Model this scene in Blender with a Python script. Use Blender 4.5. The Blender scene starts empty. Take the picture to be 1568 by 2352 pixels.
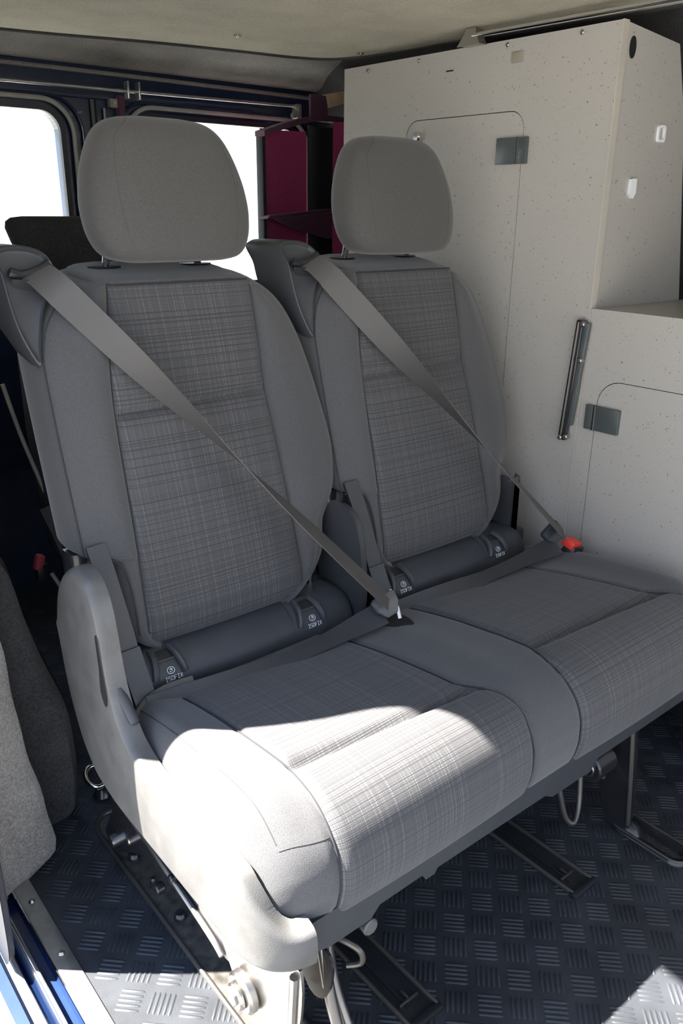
import bpy, bmesh, math, random
import numpy as np
from mathutils import Vector, Matrix, geometry
random.seed(7)
C = bpy.context.scene.collection
SC = bpy.context.scene

# ---------------------------------------------------------------- camera
yaw, pit, rol, FPX = 0.69309, 0.358945, 0.01143, 1862.37
f = Vector((math.sin(yaw)*math.cos(pit), math.cos(yaw)*math.cos(pit), -math.sin(pit)))
r = f.cross(Vector((0, 0, 1))).normalized(); u = r.cross(f)
r2 = r*math.cos(rol)+u*math.sin(rol); u2 = -r*math.sin(rol)+u*math.cos(rol)
cam = bpy.data.cameras.new('camera'); cam.sensor_fit = 'HORIZONTAL'; cam.sensor_width = 36
cam.lens = FPX/1568*36; cam.clip_start = 0.02
co = bpy.data.objects.new('camera', cam); C.objects.link(co)
m = Matrix((r2, u2, -f)).transposed().to_4x4(); m.translation = Vector((0, 0, 1.1)); co.matrix_world = m
SC.camera = co
# ---------------------------------------------------------------- light
SUN_DIR = Vector((0.54, -0.475, -1.0)).normalized()
sl = bpy.data.lights.new('sun', 'SUN'); sl.energy = 42.0; sl.angle = math.radians(0.6); sl.color = (1.0, 0.955, 0.87)
so = bpy.data.objects.new('sun', sl); C.objects.link(so); so.location = (-3, 3, 6)
so.rotation_euler = SUN_DIR.to_track_quat('-Z', 'Y').to_euler()
w = bpy.data.worlds.new('sky'); SC.world = w; w.use_nodes = True
nt = w.node_tree; bgn = nt.nodes['Background']
tc = nt.nodes.new('ShaderNodeTexCoord'); sx = nt.nodes.new('ShaderNodeSeparateXYZ'); cr = nt.nodes.new('ShaderNodeValToRGB')
nt.links.new(tc.outputs['Generated'], sx.inputs[0]); nt.links.new(sx.outputs['Z'], cr.inputs[0]); nt.links.new(cr.outputs[0], bgn.inputs[0])
cr.color_ramp.elements[0].position = 0.0; cr.color_ramp.elements[0].color = (0.86, 0.93, 1.0, 1)
cr.color_ramp.elements[1].position = 0.7; cr.color_ramp.elements[1].color = (0.38, 0.58, 1.0, 1)
bgn.inputs[1].default_value = 1.9
SC.view_settings.view_transform = 'Standard'; SC.view_settings.look = 'None'
SC.view_settings.exposure = 0.17; SC.view_settings.gamma = 1.0; SC.view_settings.use_curve_mapping = False

# ---------------------------------------------------------------- materials
def newmat(name):
    mt = bpy.data.materials.new(name); mt.use_nodes = True
    return mt, mt.node_tree, mt.node_tree.nodes['Principled BSDF']
def N(nt, t, **k):
    n = nt.nodes.new(t)
    for a, b in k.items(): setattr(n, a, b)
    return n
def plain(name, col, rough=0.5, metal=0.0, nscale=0, namp=0.15, bump=0, bscale=400, spec=None, coat=0):
    mt, nt, b = newmat(name)
    b.inputs['Base Color'].default_value = (*col, 1); b.inputs['Roughness'].default_value = rough
    b.inputs['Metallic'].default_value = metal; b.inputs['Coat Weight'].default_value = coat
    if spec is not None: b.inputs['Specular IOR Level'].default_value = spec
    tcn = N(nt, 'ShaderNodeTexCoord')
    nz = N(nt, 'ShaderNodeTexNoise'); nz.inputs['Scale'].default_value = nscale or 12; nz.inputs['Detail'].default_value = 5
    nt.links.new(tcn.outputs['Object'], nz.inputs['Vector'])
    rp = N(nt, 'ShaderNodeValToRGB'); lo = [c*(1-namp) for c in col]; hi = [min(1, c*(1+namp)) for c in col]
    rp.color_ramp.elements[0].position = 0.3; rp.color_ramp.elements[1].position = 0.7
    rp.color_ramp.elements[0].color = (*lo, 1); rp.color_ramp.elements[1].color = (*hi, 1)
    nt.links.new(nz.outputs['Fac'], rp.inputs[0]); nt.links.new(rp.outputs[0], b.inputs['Base Color'])
    if bump:
        n2 = N(nt, 'ShaderNodeTexNoise'); n2.inputs['Scale'].default_value = bscale; n2.inputs['Detail'].default_value = 2
        nt.links.new(tcn.outputs['Object'], n2.inputs['Vector'])
        bp = N(nt, 'ShaderNodeBump'); bp.inputs['Strength'].default_value = bump; bp.inputs['Distance'].default_value = 0.001
        nt.links.new(n2.outputs['Fac'], bp.inputs['Height']); nt.links.new(bp.outputs[0], b.inputs['Normal'])
    return mt
def fabric(name, col, scale=900, bump=0.35, sheen=0.25):
    mt, nt, b = newmat(name)
    tcn = N(nt, 'ShaderNodeTexCoord')
    vo = N(nt, 'ShaderNodeTexVoronoi'); vo.inputs['Scale'].default_value = scale
    nt.links.new(tcn.outputs['Object'], vo.inputs['Vector'])
    rp = N(nt, 'ShaderNodeValToRGB')
    rp.color_ramp.elements[0].color = (*[c*1.25 for c in col], 1); rp.color_ramp.elements[1].color = (*[c*0.7 for c in col], 1)
    rp.color_ramp.elements[1].position = 0.75
    nt.links.new(vo.outputs['Distance'], rp.inputs[0]); nt.links.new(rp.outputs[0], b.inputs['Base Color'])
    bp = N(nt, 'ShaderNodeBump', invert=True); bp.inputs['Strength'].default_value = bump; bp.inputs['Distance'].default_value = 0.0006
    nt.links.new(vo.outputs['Distance'], bp.inputs['Height']); nt.links.new(bp.outputs[0], b.inputs['Normal'])
    b.inputs['Roughness'].default_value = 0.85; b.inputs['Sheen Weight'].default_value = sheen; b.inputs['Sheen Roughness'].default_value = 0.5
    return mt
def plaid(name, vfreq=400, hfreq=300):
    """woven insert cloth: fine light threads one way, irregular dark lines the other"""
    mt, nt, b = newmat(name)
    uv = N(nt, 'ShaderNodeUVMap'); sp = N(nt, 'ShaderNodeSeparateXYZ'); nt.links.new(uv.outputs[0], sp.inputs[0])
    def n1(sock, sc, det=1.0):
        mu = N(nt, 'ShaderNodeMath', operation='MULTIPLY'); mu.inputs[1].default_value = sc; nt.links.new(sock, mu.inputs[0])
        n = N(nt, 'ShaderNodeTexNoise', noise_dimensions='1D'); n.inputs['Scale'].default_value = 1.0; n.inputs['Detail'].default_value = det
        nt.links.new(mu.outputs[0], n.inputs['W']); return n.outputs['Fac']
    def ramp(sock, p0, p1, a=0.0, c=1.0):
        mr = N(nt, 'ShaderNodeMapRange'); mr.inputs['From Min'].default_value = p0; mr.inputs['From Max'].default_value = p1
        mr.inputs['To Min'].default_value = a; mr.inputs['To Max'].default_value = c; nt.links.new(sock, mr.inputs['Value']); return mr.outputs[0]
    def mul(a, c):
        q = N(nt, 'ShaderNodeMath', operation='MULTIPLY'); nt.links.new(a, q.inputs[0])
        if isinstance(c, float): q.inputs[1].default_value = c
        else: nt.links.new(c, q.inputs[1])
        return q.outputs[0]
    def sinw(sock, per):
        q = N(nt, 'ShaderNodeMath', operation='MULTIPLY'); q.inputs[1].default_value = 2*math.pi/per; nt.links.new(sock, q.inputs[0])
        q2 = N(nt, 'ShaderNodeMath', operation='SINE'); nt.links.new(q.outputs[0], q2.inputs[0]); return ramp(q2.outputs[0], -1, 1)
    U, V = sp.outputs['X'], sp.outputs['Y']
    vlight = ramp(n1(U, vfreq), 0.60, 0.74)            # light warp threads
    vfine = ramp(n1(U, 900), 0.40, 0.65, 0.0, 0.45)
    hdark = ramp(n1(V, hfreq), 0.38, 0.47, 0.3, 1.0)  # dark weft lines
    dash = ramp(sinw(V, 0.0028), 0.2, 0.8, 0.35, 1.0)
    ad = N(nt, 'ShaderNodeMath', operation='ADD', use_clamp=True); nt.links.new(vlight, ad.inputs[0]); nt.links.new(vfine, ad.inputs[1])
    L = mul(mul(ad.outputs[0], dash), hdark)
    mx = N(nt, 'ShaderNodeMix', data_type='RGBA'); nt.links.new(L, mx.inputs[0])
    mx.inputs[6].default_value = (0.052, 0.051, 0.056, 1); mx.inputs[7].default_value = (0.16, 0.157, 0.16, 1)
    m2 = N(nt, 'ShaderNodeMix', data_type='RGBA', blend_type='MULTIPLY'); m2.inputs[0].default_value = 1
    nt.links.new(mx.outputs[2], m2.inputs[6])
    cmb = N(nt, 'ShaderNodeCombineColor'); hm = ramp(hdark, 0.25, 1.0, 0.72, 1.0)
    for k in range(3): nt.links.new(hm, cmb.inputs[k])
    nt.links.new(cmb.outputs[0], m2.inputs[7]); nt.links.new(m2.outputs[2], b.inputs['Base Color'])
    hh = N(nt, 'ShaderNodeMath', operation='ADD'); nt.links.new(L, hh.inputs[0]); nt.links.new(mul(hdark, 0.8), hh.inputs[1])
    bp = N(nt, 'ShaderNodeBump'); bp.inputs['Strength'].default_value = 0.5; bp.inputs['Distance'].default_value = 0.0007
    nt.links.new(hh.outputs[0], bp.inputs['Height']); nt.links.new(bp.outputs[0], b.inputs['Normal'])
    b.inputs['Roughness'].default_value = 0.7; b.inputs['Sheen Weight'].default_value = 0.2
    return mt
def carpet(name, a, c, scale=260, bump=0.8):
    mt, nt, b = newmat(name)
    tcn = N(nt, 'ShaderNodeTexCoord')
    n1 = N(nt, 'ShaderNodeTexNoise'); n1.inputs['Scale'].default_value = scale; n1.inputs['Detail'].default_value = 6; n1.inputs['Roughness'].default_value = 0.7
    n2 = N(nt, 'ShaderNodeTexNoise'); n2.inputs['Scale'].default_value = 9; n2.inputs['Detail'].default_value = 3
    for n in (n1, n2): nt.links.new(tcn.outputs['Object'], n.inputs['Vector'])
    rp = N(nt, 'ShaderNodeValToRGB'); rp.color_ramp.elements[0].position = 0.32; rp.color_ramp.elements[1].position = 0.68
    rp.color_ramp.elements[0].color = (*a, 1); rp.color_ramp.elements[1].color = (*c, 1)
    mr = N(nt, 'ShaderNodeMix', data_type='FLOAT'); mr.inputs[0].default_value = 0.3
    nt.links.new(n1.outputs['Fac'], mr.inputs[2]); nt.links.new(n2.outputs['Fac'], mr.inputs[3])
    nt.links.new(mr.outputs[0], rp.inputs[0]); nt.links.new(rp.outputs[0], b.inputs['Base Color'])
    bp = N(nt, 'ShaderNodeBump'); bp.inputs['Strength'].default_value = bump; bp.inputs['Distance'].default_value = 0.0015
    nt.links.new(n1.outputs['Fac'], bp.inputs['Height']); nt.links.new(bp.outputs[0], b.inputs['Normal'])
    b.inputs['Roughness'].default_value = 0.95; b.inputs['Specular IOR Level'].default_value = 0.15
    return mt
def laminate(name, col):
    mt, nt, b = newmat(name)
    tcn = N(nt, 'ShaderNodeTexCoord')
    def spots(scale, th, seed):
        mp = N(nt, 'ShaderNodeMapping'); mp.inputs['Location'].default_value = (seed, seed, seed); nt.links.new(tcn.outputs['Object'], mp.inputs[0])
        n = N(nt, 'ShaderNodeTexNoise'); n.inputs['Scale'].default_value = scale; n.inputs['Detail'].default_value = 1.5
        nt.links.new(mp.outputs[0], n.inputs['Vector'])
        r_ = N(nt, 'ShaderNodeMapRange'); r_.inputs['From Min'].default_value = th; r_.inputs['From Max'].default_value = th+0.04
        nt.links.new(n.outputs['Fac'], r_.inputs[0]); return r_.outputs[0]
    s1 = spots(190, 0.70, 1.0); s2 = spots(330, 0.70, 5.0)
    m1 = N(nt, 'ShaderNodeMix', data_type='RGBA'); nt.links.new(s1, m1.inputs[0])
    m1.inputs[6].default_value = (*col, 1); m1.inputs[7].default_value = (0.16, 0.15, 0.15, 1)
    m2 = N(nt, 'ShaderNodeMix', data_type='RGBA'); nt.links.new(s2, m2.inputs[0]); nt.links.new(m1.outputs[2], m2.inputs[6])
    m2.inputs[7].default_value = (col[0]*0.6, col[1]*0.62, col[2]*0.66, 1)
    nt.links.new(m2.outputs[2], b.inputs['Base Color']); b.inputs['Roughness'].default_value = 0.38
    return mt

M = {}
M['fab'] = fabric('seat_cloth', (0.082, 0.081, 0.086))
M['fabh'] = fabric('headrest_cloth', (0.082, 0.077, 0.074))  # browner than the seat cloth: ground bounce put into the colour
M['plaid'] = plaid('plaid_insert_cloth')
M['plaid2'] = plaid('plaid_cushion_cloth', vfreq=420, hfreq=420)
M['seam'] = plain('seam_thread', (0.032, 0.032, 0.036), 0.8)
M['seamh'] = plain('headrest_seam_thread', (0.052, 0.05, 0.048), 0.8)
M['plas'] = plain('dark_grey_plastic', (0.052, 0.054, 0.060), 0.42, bump=0.25, bscale=900, namp=0.08)
M['plash'] = plain('scuffed_grey_plastic', (0.115, 0.112, 0.11), 0.45, bump=0.3, bscale=700, nscale=25, namp=0.16)
M['plasb'] = plain('black_plastic', (0.018, 0.019, 0.022), 0.35)
M['pad'] = plain('roll_pad_vinyl', (0.042, 0.046, 0.055), 0.5, bump=0.3, bscale=800)
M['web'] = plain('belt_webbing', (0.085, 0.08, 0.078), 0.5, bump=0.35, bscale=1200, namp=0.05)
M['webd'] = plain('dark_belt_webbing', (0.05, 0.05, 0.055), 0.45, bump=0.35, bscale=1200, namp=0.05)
M['chrome'] = plain('chrome', (0.85, 0.85, 0.85), 0.08, 1.0, namp=0.02)
M['steel'] = plain('zinc_steel', (0.42, 0.40, 0.38), 0.33, 1.0)
M['blk'] = plain('black_painted_steel', (0.02, 0.02, 0.023), 0.25, coat=0.5)
M['chan'] = plain('mottled_channel_steel', (0.085, 0.078, 0.07), 0.45, 0.2, nscale=60, namp=0.5)  # brown-grey with random mottling
M['dsteel'] = plain('dark_frame_steel', (0.14, 0.13, 0.12), 0.38, 0.7)
M['white'] = plain('white_print', (0.8, 0.82, 0.85), 0.6, namp=0.02)
M['red'] = plain('red_plastic', (0.75, 0.05, 0.03), 0.35)
M['redd'] = plain('faded_red_plastic', (0.5, 0.07, 0.08), 0.5)
M['ceil'] = carpet('headliner_felt', (0.36, 0.33, 0.26), (0.60, 0.565, 0.46))
M['carp'] = carpet('dark_carpet', (0.03, 0.03, 0.031), (0.10, 0.098, 0.098))
M['carpL'] = carpet('grey_carpet', (0.13, 0.12, 0.11), (0.34, 0.32, 0.30))
M['carpJ'] = carpet('jamb_carpet_sunlit_tint', (0.14, 0.132, 0.125), (0.50, 0.475, 0.45))  # lighter copy of the grey carpet, sunlit look put into the colour
M['carpD'] = carpet('charcoal_carpet', (0.025, 0.025, 0.028), (0.07, 0.07, 0.072))
M['rub'] = plain('rubber_floor', (0.036, 0.039, 0.046), 0.42, bump=0.15, bscale=300, namp=0.3)
M['lam'] = laminate('speckled_laminate', (0.43, 0.405, 0.375))
M['lamedge'] = plain('laminate_edging', (0.48, 0.44, 0.39), 0.4, namp=0.05)
M['navy'] = plain('navy_body_paint', (0.012, 0.022, 0.05), 0.25, coat=0.6)
M['blue'] = plain('blue_sill_paint', (0.012, 0.03, 0.095), 0.2, coat=0.8)
M['seal'] = plain('grey_rubber_seal', (0.34, 0.33, 0.30), 0.45)
M['sealb'] = plain('black_rubber_seal', (0.02, 0.022, 0.03), 0.4)
M['alu'] = plain('aluminium', (0.55, 0.55, 0.53), 0.3, 0.85, nscale=40)
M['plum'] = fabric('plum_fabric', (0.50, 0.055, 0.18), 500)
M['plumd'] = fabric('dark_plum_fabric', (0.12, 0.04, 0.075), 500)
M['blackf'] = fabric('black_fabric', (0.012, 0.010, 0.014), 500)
M['wood'] = plain('pale_wood', (0.62, 0.46, 0.30), 0.6, nscale=30)
M['brown'] = plain('felt_pad', (0.30, 0.27, 0.22), 0.9)
M['hinge'] = plain('grey_hinge', (0.10, 0.115, 0.115), 0.35, 0.3)
M['gravel'] = carpet('gravel_ground', (0.16, 0.158, 0.15), (0.30, 0.295, 0.28), 40, 0.6)
mg, ng, bg_ = newmat('window_glass')
bg_.inputs['Base Color'].default_value = (0.93, 0.97, 0.97, 1); bg_.inputs['Roughness'].default_value = 0.0
bg_.inputs['Transmission Weight'].default_value = 1.0; bg_.inputs['IOR'].default_value = 1.02
M['glass'] = mg

# ---------------------------------------------------------------- helpers
def pchip(xs, ys, x):
    xs = np.asarray(xs, float); ys = np.asarray(ys, float); x = np.clip(np.asarray(x, float), xs[0], xs[-1])
    h = np.diff(xs); d = np.diff(ys)/h; mm = np.zeros(len(xs))
    for i in range(1, len(xs)-1):
        if d[i-1]*d[i] > 0:
            a, c = 2*h[i]+h[i-1], h[i]+2*h[i-1]; mm[i] = (a+c)/(a/d[i-1]+c/d[i])
    mm[0], mm[-1] = d[0], d[-1]
    i = np.clip(np.searchsorted(xs, x)-1, 0, len(xs)-2); t = (x-xs[i])/h[i]
    return (2*t**3-3*t**2+1)*ys[i]+(t**3-2*t**2+t)*h[i]*mm[i]+(-2*t**3+3*t**2)*ys[i+1]+(t**3-t**2)*h[i]*mm[i+1]
def obj(name, bm, mat, parent=None, smooth=True, sub=0, label=None):
    me = bpy.data.meshes.new(name)
    bmesh.ops.recalc_face_normals(bm, faces=bm.faces)
    bm.to_mesh(me); bm.free()
    if smooth:
        for p in me.polygons: p.use_smooth = True
        me.set_sharp_from_angle(angle=math.radians(38))
    me.materials.append(mat)
    o = bpy.data.objects.new(name, me); C.objects.link(o)
    if parent is not None:
        o.parent = parent
        mw = Matrix.Identity(4); q = parent
        while q is not None: mw = q.matrix_basis.copy() @ mw if q.parent is None else (q.matrix_parent_inverse @ q.matrix_basis) @ mw; q = q.parent
        o.matrix_parent_inverse = mw.inverted()
    if sub:
        md = o.modifiers.new('Subdivision', 'SUBSURF'); md.levels = sub; md.render_levels = sub
    if label: o['label'] = label
    return o
def tag(o, label, cat, group=None):
    o['label'] = label; o['category'] = cat
    if group: o['group'] = group
    return o
def thing(name, loc, label, cat, group=None):
    o = bpy.data.objects.new(name, None); C.objects.link(o); o.location = loc; o.empty_display_size = 0.05
    bpy.context.view_layer.update()
    return tag(o, label, cat, group)
def struct(name, bm, mat, parent=None, smooth=False):
    o = obj(name, bm, mat, parent, smooth)
    if parent is None: o['kind'] = 'structure'
    return o
def NB(): return bmesh.new()
def box(bm, a, c, bev=0.0, seg=2, rot=None):
    a, c = Vector(a), Vector(c); ctr = (a+c)/2; s = c-a
    g = bmesh.ops.create_cube(bm, size=1.0)['verts']
    for v in g:
        v.co = Vector((v.co.x*s.x, v.co.y*s.y, v.co.z*s.z))
        if rot is not None: v.co = rot @ v.co
        v.co += ctr
    if bev > 0:
        es = list({e for v in g for e in v.link_edges})
        bmesh.ops.bevel(bm, geom=es, offset=bev, segments=seg, profile=0.5, affect='EDGES')
    return bm
def loft(bm, rings, closed=True, cap=True, uv=None):
    """rings: list of lists of points; faces between consecutive rings"""
    vs = [[bm.verts.new(p) for p in rg] for rg in rings]; n = len(rings[0])
    for i in range(len(vs)-1):
        for j in range(n if closed else n-1):
            k = (j+1) % n
            try: bm.faces.new((vs[i][j], vs[i][k], vs[i+1][k], vs[i+1][j]))
            except ValueError: pass
    if cap and closed:
        for rg in (vs[0], vs[-1]):
            try: bm.faces.new(rg)
            except ValueError: pass
    return vs
def grid(bm, P, UV=None):
    """open grid with UVs in metres"""
    vs = [[bm.verts.new(p) for p in rw] for rw in P]
    lay = bm.loops.layers.uv.verify()
    for i in range(len(vs)-1):
        for j in range(len(vs[0])-1):
            fc = bm.faces.new((vs[i][j], vs[i][j+1], vs[i+1][j+1], vs[i+1][j]))
            if UV is not None:
                for lp, (a, c) in zip(fc.loops, ((i, j), (i, j+1), (i+1, j+1), (i+1, j))): lp[lay].uv = UV[a][c]
    return vs
def smoothpath(pts, n=8, closed=False):
    P = [Vector(p) for p in pts]; out = []; L = len(P)
    rng = range(L if closed else L-1)
    for i in rng:
        if closed: a, b_, c, d = P[(i-1) % L], P[i], P[(i+1) % L], P[(i+2) % L]
        else: a, b_, c, d = P[max(i-1, 0)], P[i], P[i+1], P[min(i+2, L-1)]
        for k in range(n):
            t = k/n
            out.append(0.5*((2*b_)+(-a+c)*t+(2*a-5*b_+4*c-d)*t*t+(-a+3*b_-3*c+d)*t**3))
    if not closed: out.append(P[-1])
    return out
def tube(bm, pts, rad, seg=10, closed=False, cap=True, flat=1.0):
    P = [Vector(p) for p in pts]; n = len(P); rings = []; up = None
    for i in range(n):
        if closed: t = P[(i+1) % n]-P[(i-1) % n]
        else: t = P[min(i+1, n-1)]-P[max(i-1, 0)]
        t.normalize()
        if up is None:
            up = Vector((0, 0, 1)) if abs(t.z) < 0.9 else Vector((1, 0, 0))
        s = t.cross(up).normalized(); up = s.cross(t).normalized()
        rr = rad[i] if isinstance(rad, (list, tuple)) else rad
        rings.append([P[i]+s*math.cos(a)*rr+up*math.sin(a)*rr*flat for a in [2*math.pi*k/seg for k in range(seg)]])
    if closed: rings.append(rings[0])
    if closed:
        vs = [[bm.verts.new(p) for p in rg] for rg in rings[:-1]]
        for i in range(n):
            for j in range(seg):
                a, b_ = vs[i], vs[(i+1) % n]; k = (j+1) % seg
                bm.faces.new((a[j], a[k], b_[k], b_[j]))
    else: loft(bm, rings, True, cap)
    return bm
def cyl(bm, a, c, rad, rad2=None, seg=24, bev=0):
    a, c = Vector(a), Vector(c); t = (c-a).normalized(); up = Vector((0, 0, 1)) if abs(t.z) < 0.9 else Vector((1, 0, 0))
    s = t.cross(up).normalized(); q = s.cross(t); rad2 = rad if rad2 is None else rad2
    L = (c-a).length; prof = [(0, rad), (L, rad2)]
    if bev: prof = [(0, rad-bev), (bev, rad), (L-bev, rad2), (L, rad2-bev)]
    loft(bm, [[a+t*h+(s*math.cos(g)+q*math.sin(g))*rr for g in [2*math.pi*k/seg for k in range(seg)]] for h, rr in prof])
    return bm
def prism(bm, poly, axis, d0, d1, bev=0.0, seg=2, ends='both'):
    """extrude a closed 2-D outline. axis 0: poly=(y,z) along x, 1: (x,z) along y, 2: (x,y) along z"""
    def P(p, d): return {0: (d, p[0], p[1]), 1: (p[0], d, p[1]), 2: (p[0], p[1], d)}[axis]
    A = [bm.verts.new(P(p, d0)) for p in poly]; B = [bm.verts.new(P(p, d1)) for p in poly]; n = len(poly)
    fa = bm.faces.new(A); fb = bm.faces.new(B)
    for i in range(n): bm.faces.new((A[i], A[(i+1) % n], B[(i+1) % n], B[i]))
    if bev > 0:
        bm.normal_update()
        es = (list(fa.edges) if ends in ('both', 'a') else [])+(list(fb.edges) if ends in ('both', 'b') else [])
        bmesh.ops.bevel(bm, geom=es, offset=bev, segments=seg, profile=0.5, affect='EDGES')
    return bm
def sm2(poly, n=5, closed=True):
    return [(p.x, p.y) for p in smoothpath([(a, c, 0) for a, c in poly], n, closed)]
def rrect(a0, b0, a1, b1, rad, n=8):
    out = []
    for cx, cy, s in ((a1-rad, b1-rad, 0), (a0+rad, b1-rad, 90), (a0+rad, b0+rad, 180), (a1-rad, b0+rad, 270)):
        for k in range(n+1):
            g = math.radians(s+90*k/n); out.append((cx+rad*math.cos(g), cy+rad*math.sin(g)))
    return out
def panel_holes(bm, outer, holes, axis, d0, d1):
    def P(p, d): return {0: (d, p[0], p[1]), 1: (p[0], d, p[1]), 2: (p[0], p[1], d)}[axis]
    loops = [outer]+holes; flat = [p for l in loops for p in l]
    tris = geometry.tessellate_polygon([[Vector((a, c, 0)) for a, c in l] for l in loops])
    A = [bm.verts.new(P(p, d0)) for p in flat]; B = [bm.verts.new(P(p, d1)) for p in flat]
    for t in tris:
        try: bm.faces.new([A[i] for i in t]); bm.faces.new([B[i] for i in t])
        except ValueError: pass
    k = 0
    for l in loops:
        for i in range(len(l)):
            a, c = k+i, k+(i+1) % len(l); bm.faces.new((A[a], A[c], B[c], B[a]))
        k += len(l)
    return bm
def ribbon(bm, ctr, nrm, width, th=0.0014, widths=None):
    """flat strap: centre path, surface normal per point"""
    P = [Vector(p) for p in ctr]; n = len(P); rings = []
    for i in range(n):
        t = (P[min(i+1, n-1)]-P[max(i-1, 0)]).normalized(); nn = Vector(nrm[i]); nn = (nn-t*nn.dot(t)).normalized(); s = t.cross(nn)
        wd = widths[i] if widths else width
        rings.append([P[i]+s*wd/2+nn*th/2, P[i]-s*wd/2+nn*th/2, P[i]-s*wd/2-nn*th/2, P[i]+s*wd/2-nn*th/2])
    loft(bm, rings); return bm
def move(bm, d):
    for v in bm.verts: v.co += Vector(d)
    return bm
def copy_tree(o, parent, delta):
    c = o.copy(); C.objects.link(c); c.parent = parent
    if parent is None: c.location = o.location+Vector(delta)
    for ch in list(o.children):
        if ch.name in C.objects: copy_tree(ch, c, delta)
    return c

# ================================================================ SETTING
# ---- floor: rubber with rotated checker of five-bar ribs
fl = NB(); box(fl, (0.285, -0.9, -0.02), (1.95, 2.45, 0.0))
cs = 0.0481; ca = math.sqrt(0.5)
def bar(cx, cy, ang, L, wd=0.0019, h=0.0014):
    c_, s_ = math.cos(ang), math.sin(ang); st = []
    for a, k in ((-L/2, 0.25), (-L/2+0.003, 1), (L/2-0.003, 1), (L/2, 0.25)):
        rg = []
        for q, z in ((-wd*1.5, -0.0002), (-wd*0.55, h*k), (wd*0.55, h*k), (wd*1.5, -0.0002)):
            q *= (0.5 if k < 1 else 1); rg.append((cx+a*c_-q*s_, cy+a*s_+q*c_, z))
        st.append(rg)
    vs = [[fl.verts.new(p) for p in rg] for rg in st]
    for i in range(3):
        for j in range(3): fl.faces.new((vs[i][j], vs[i+1][j], vs[i+1][j+1], vs[i][j+1]))
ox, oy = 0.388, 1.065
for i in range(-60, 60):
    for j in range(-60, 60):
        # p axis = (1,-1)/sqrt2, q axis = (1,1)/sqrt2
        cx = ox+(i*ca+j*ca)*cs; cy = oy+(-i*ca+j*ca)*cs
        if not (0.30 < cx < 1.63 and 0.05 < cy < 2.3): continue
        for k in range(-2, 3):
            o_ = k*0.0078
            if (i+j) % 2 == 0: bar(cx+ca*o_, cy+ca*o_, -math.pi/4, 0.036)
            else: bar(cx+ca*o_, cy-ca*o_, math.pi/4, 0.036)
struct('floor', fl, M['rub'], smooth=True)

# ---- ceiling panel with a curved rear edge, roof shell above it
edge = sm2([(0.20, 2.10), (0.71, 2.04), (1.02, 1.955), (1.25, 1.91), (1.40, 1.885), (1.49, 1.83), (1.535, 1.68), (1.55, 1.45), (1.575, 1.15), (1.59, 0.8), (1.60, -0.9)], 6, False)
bm = NB(); prism(bm, edge+[(0.20, -0.9)], 2, 1.46, 1.478, 0.006, 2, 'a'); struct('ceiling', bm, M['ceil'], smooth=True)
bm = NB(); box(bm, (0.215, -0.9, 1.56), (1.95, 2.5, 1.60)); struct('trim_1', bm, M['carpD'])
bm = NB(); tube(bm, [(x, y+0.004, 1.463) for x, y in edge[:60]], 0.008, 8); struct('gap_shade_strip', bm, M['carpD'], smooth=True)  # dark tube added as the shadow gap behind the headliner edge
# side strip of carpet that follows the ceiling edge down to the wall
bm = NB()
prof = [(1.50, 1.53), (1.60, 1.518), (1.72, 1.49), (1.80, 1.44), (1.85, 1.30), (1.88, 0.95), (1.90, 0.90)]
loft(bm, [[(x, y, z) for x, z in sm2(prof, 4, False)]+[(1.93, y, 0.95), (1.91, y, 1.20), (1.88, y, 1.45), (1.80, y, 1.56), (1.50, y, 1.56)] for y in (-0.9, 2.33)])
struct('trim_15', bm, M['carp'], smooth=True)
bm = NB(); box(bm, (1.905, -0.9, 0.0), (1.93, 2.36, 1.0)); struct('wall_left', bm, M['carp'])
# rear header band
bm = NB(); prism(bm, sm2([(2.05, 1.50), (2.20, 1.478), (2.29, 1.452), (2.32, 1.449), (2.345, 1.455)], 4, False)+[(2.36, 1.56), (2.05, 1.56)], 0, 0.2, 1.9)
struct('trim_2', bm, M['carpL'], smooth=True)
bm = NB(); tube(bm, smoothpath([(0.25, 2.33, 1.433), (1.0, 2.335, 1.437), (1.9, 2.33, 1.43)], 8), 0.006, 8); struct('trim_3', bm, M['carpL'], smooth=True)
bm = NB(); box(bm, (0.2, 2.34, 1.37), (1.9, 2.42, 1.56), 0.004); struct('trim_4', bm, M['navy'])

# ---- right side wall behind the door opening: outer body edge, roof rail, jamb carpet
jamb = [(1.06, -0.02), (1.03, 0.03), (1.025, 0.20), (1.035, 0.50), (1.055, 0.785), (1.10, 1.10), (1.148, 1.30), (1.148, 1.39), (1.11, 1.445), (1.05, 1.457), (0.93, 1.458), (0.5, 1.458), (-0.9, 1.458)]
bm = NB(); prism(bm, sm2(jamb, 5, False)+[(-0.9, 1.60), (2.42, 1.60), (2.42, -0.02)], 0, 0.203, 0.214, 0.003, 2)
struct('wall_right', bm, M['sealb'], smooth=True)
JZ = [0.0, 0.02, 0.04, 0.137, 0.231, 0.318, 0.412, 0.482, 0.60, 0.90, 1.44]
JX = [0.300, 0.340, 0.347, 0.336, 0.323, 0.313, 0.309, 0.304, 0.296, 0.28, 0.262]
bm = NB(); rings = []
for z in np.linspace(0.0, 1.44, 60):
    xr = float(pchip(JZ, JX, z))+0.0015*math.sin(z*47); yo = 0.012*max(0, z-0.5)+0.05*max(0, z-0.9)+0.002*math.sin(z*31)
    rings.append([(0.216, 1.16+yo, z), (0.235, 1.165+yo, z), (xr-0.04, 1.178+yo, z), (xr-0.015, 1.184+yo, z), (xr-0.003, 1.194+yo, z), (xr, 1.215+yo, z), (xr-0.004, 1.30+yo, z), (xr-0.01, 2.33, z), (0.216, 2.33, z)])
loft(bm, rings); struct('trim_5', bm, M['carpJ'], smooth=True)
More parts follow.
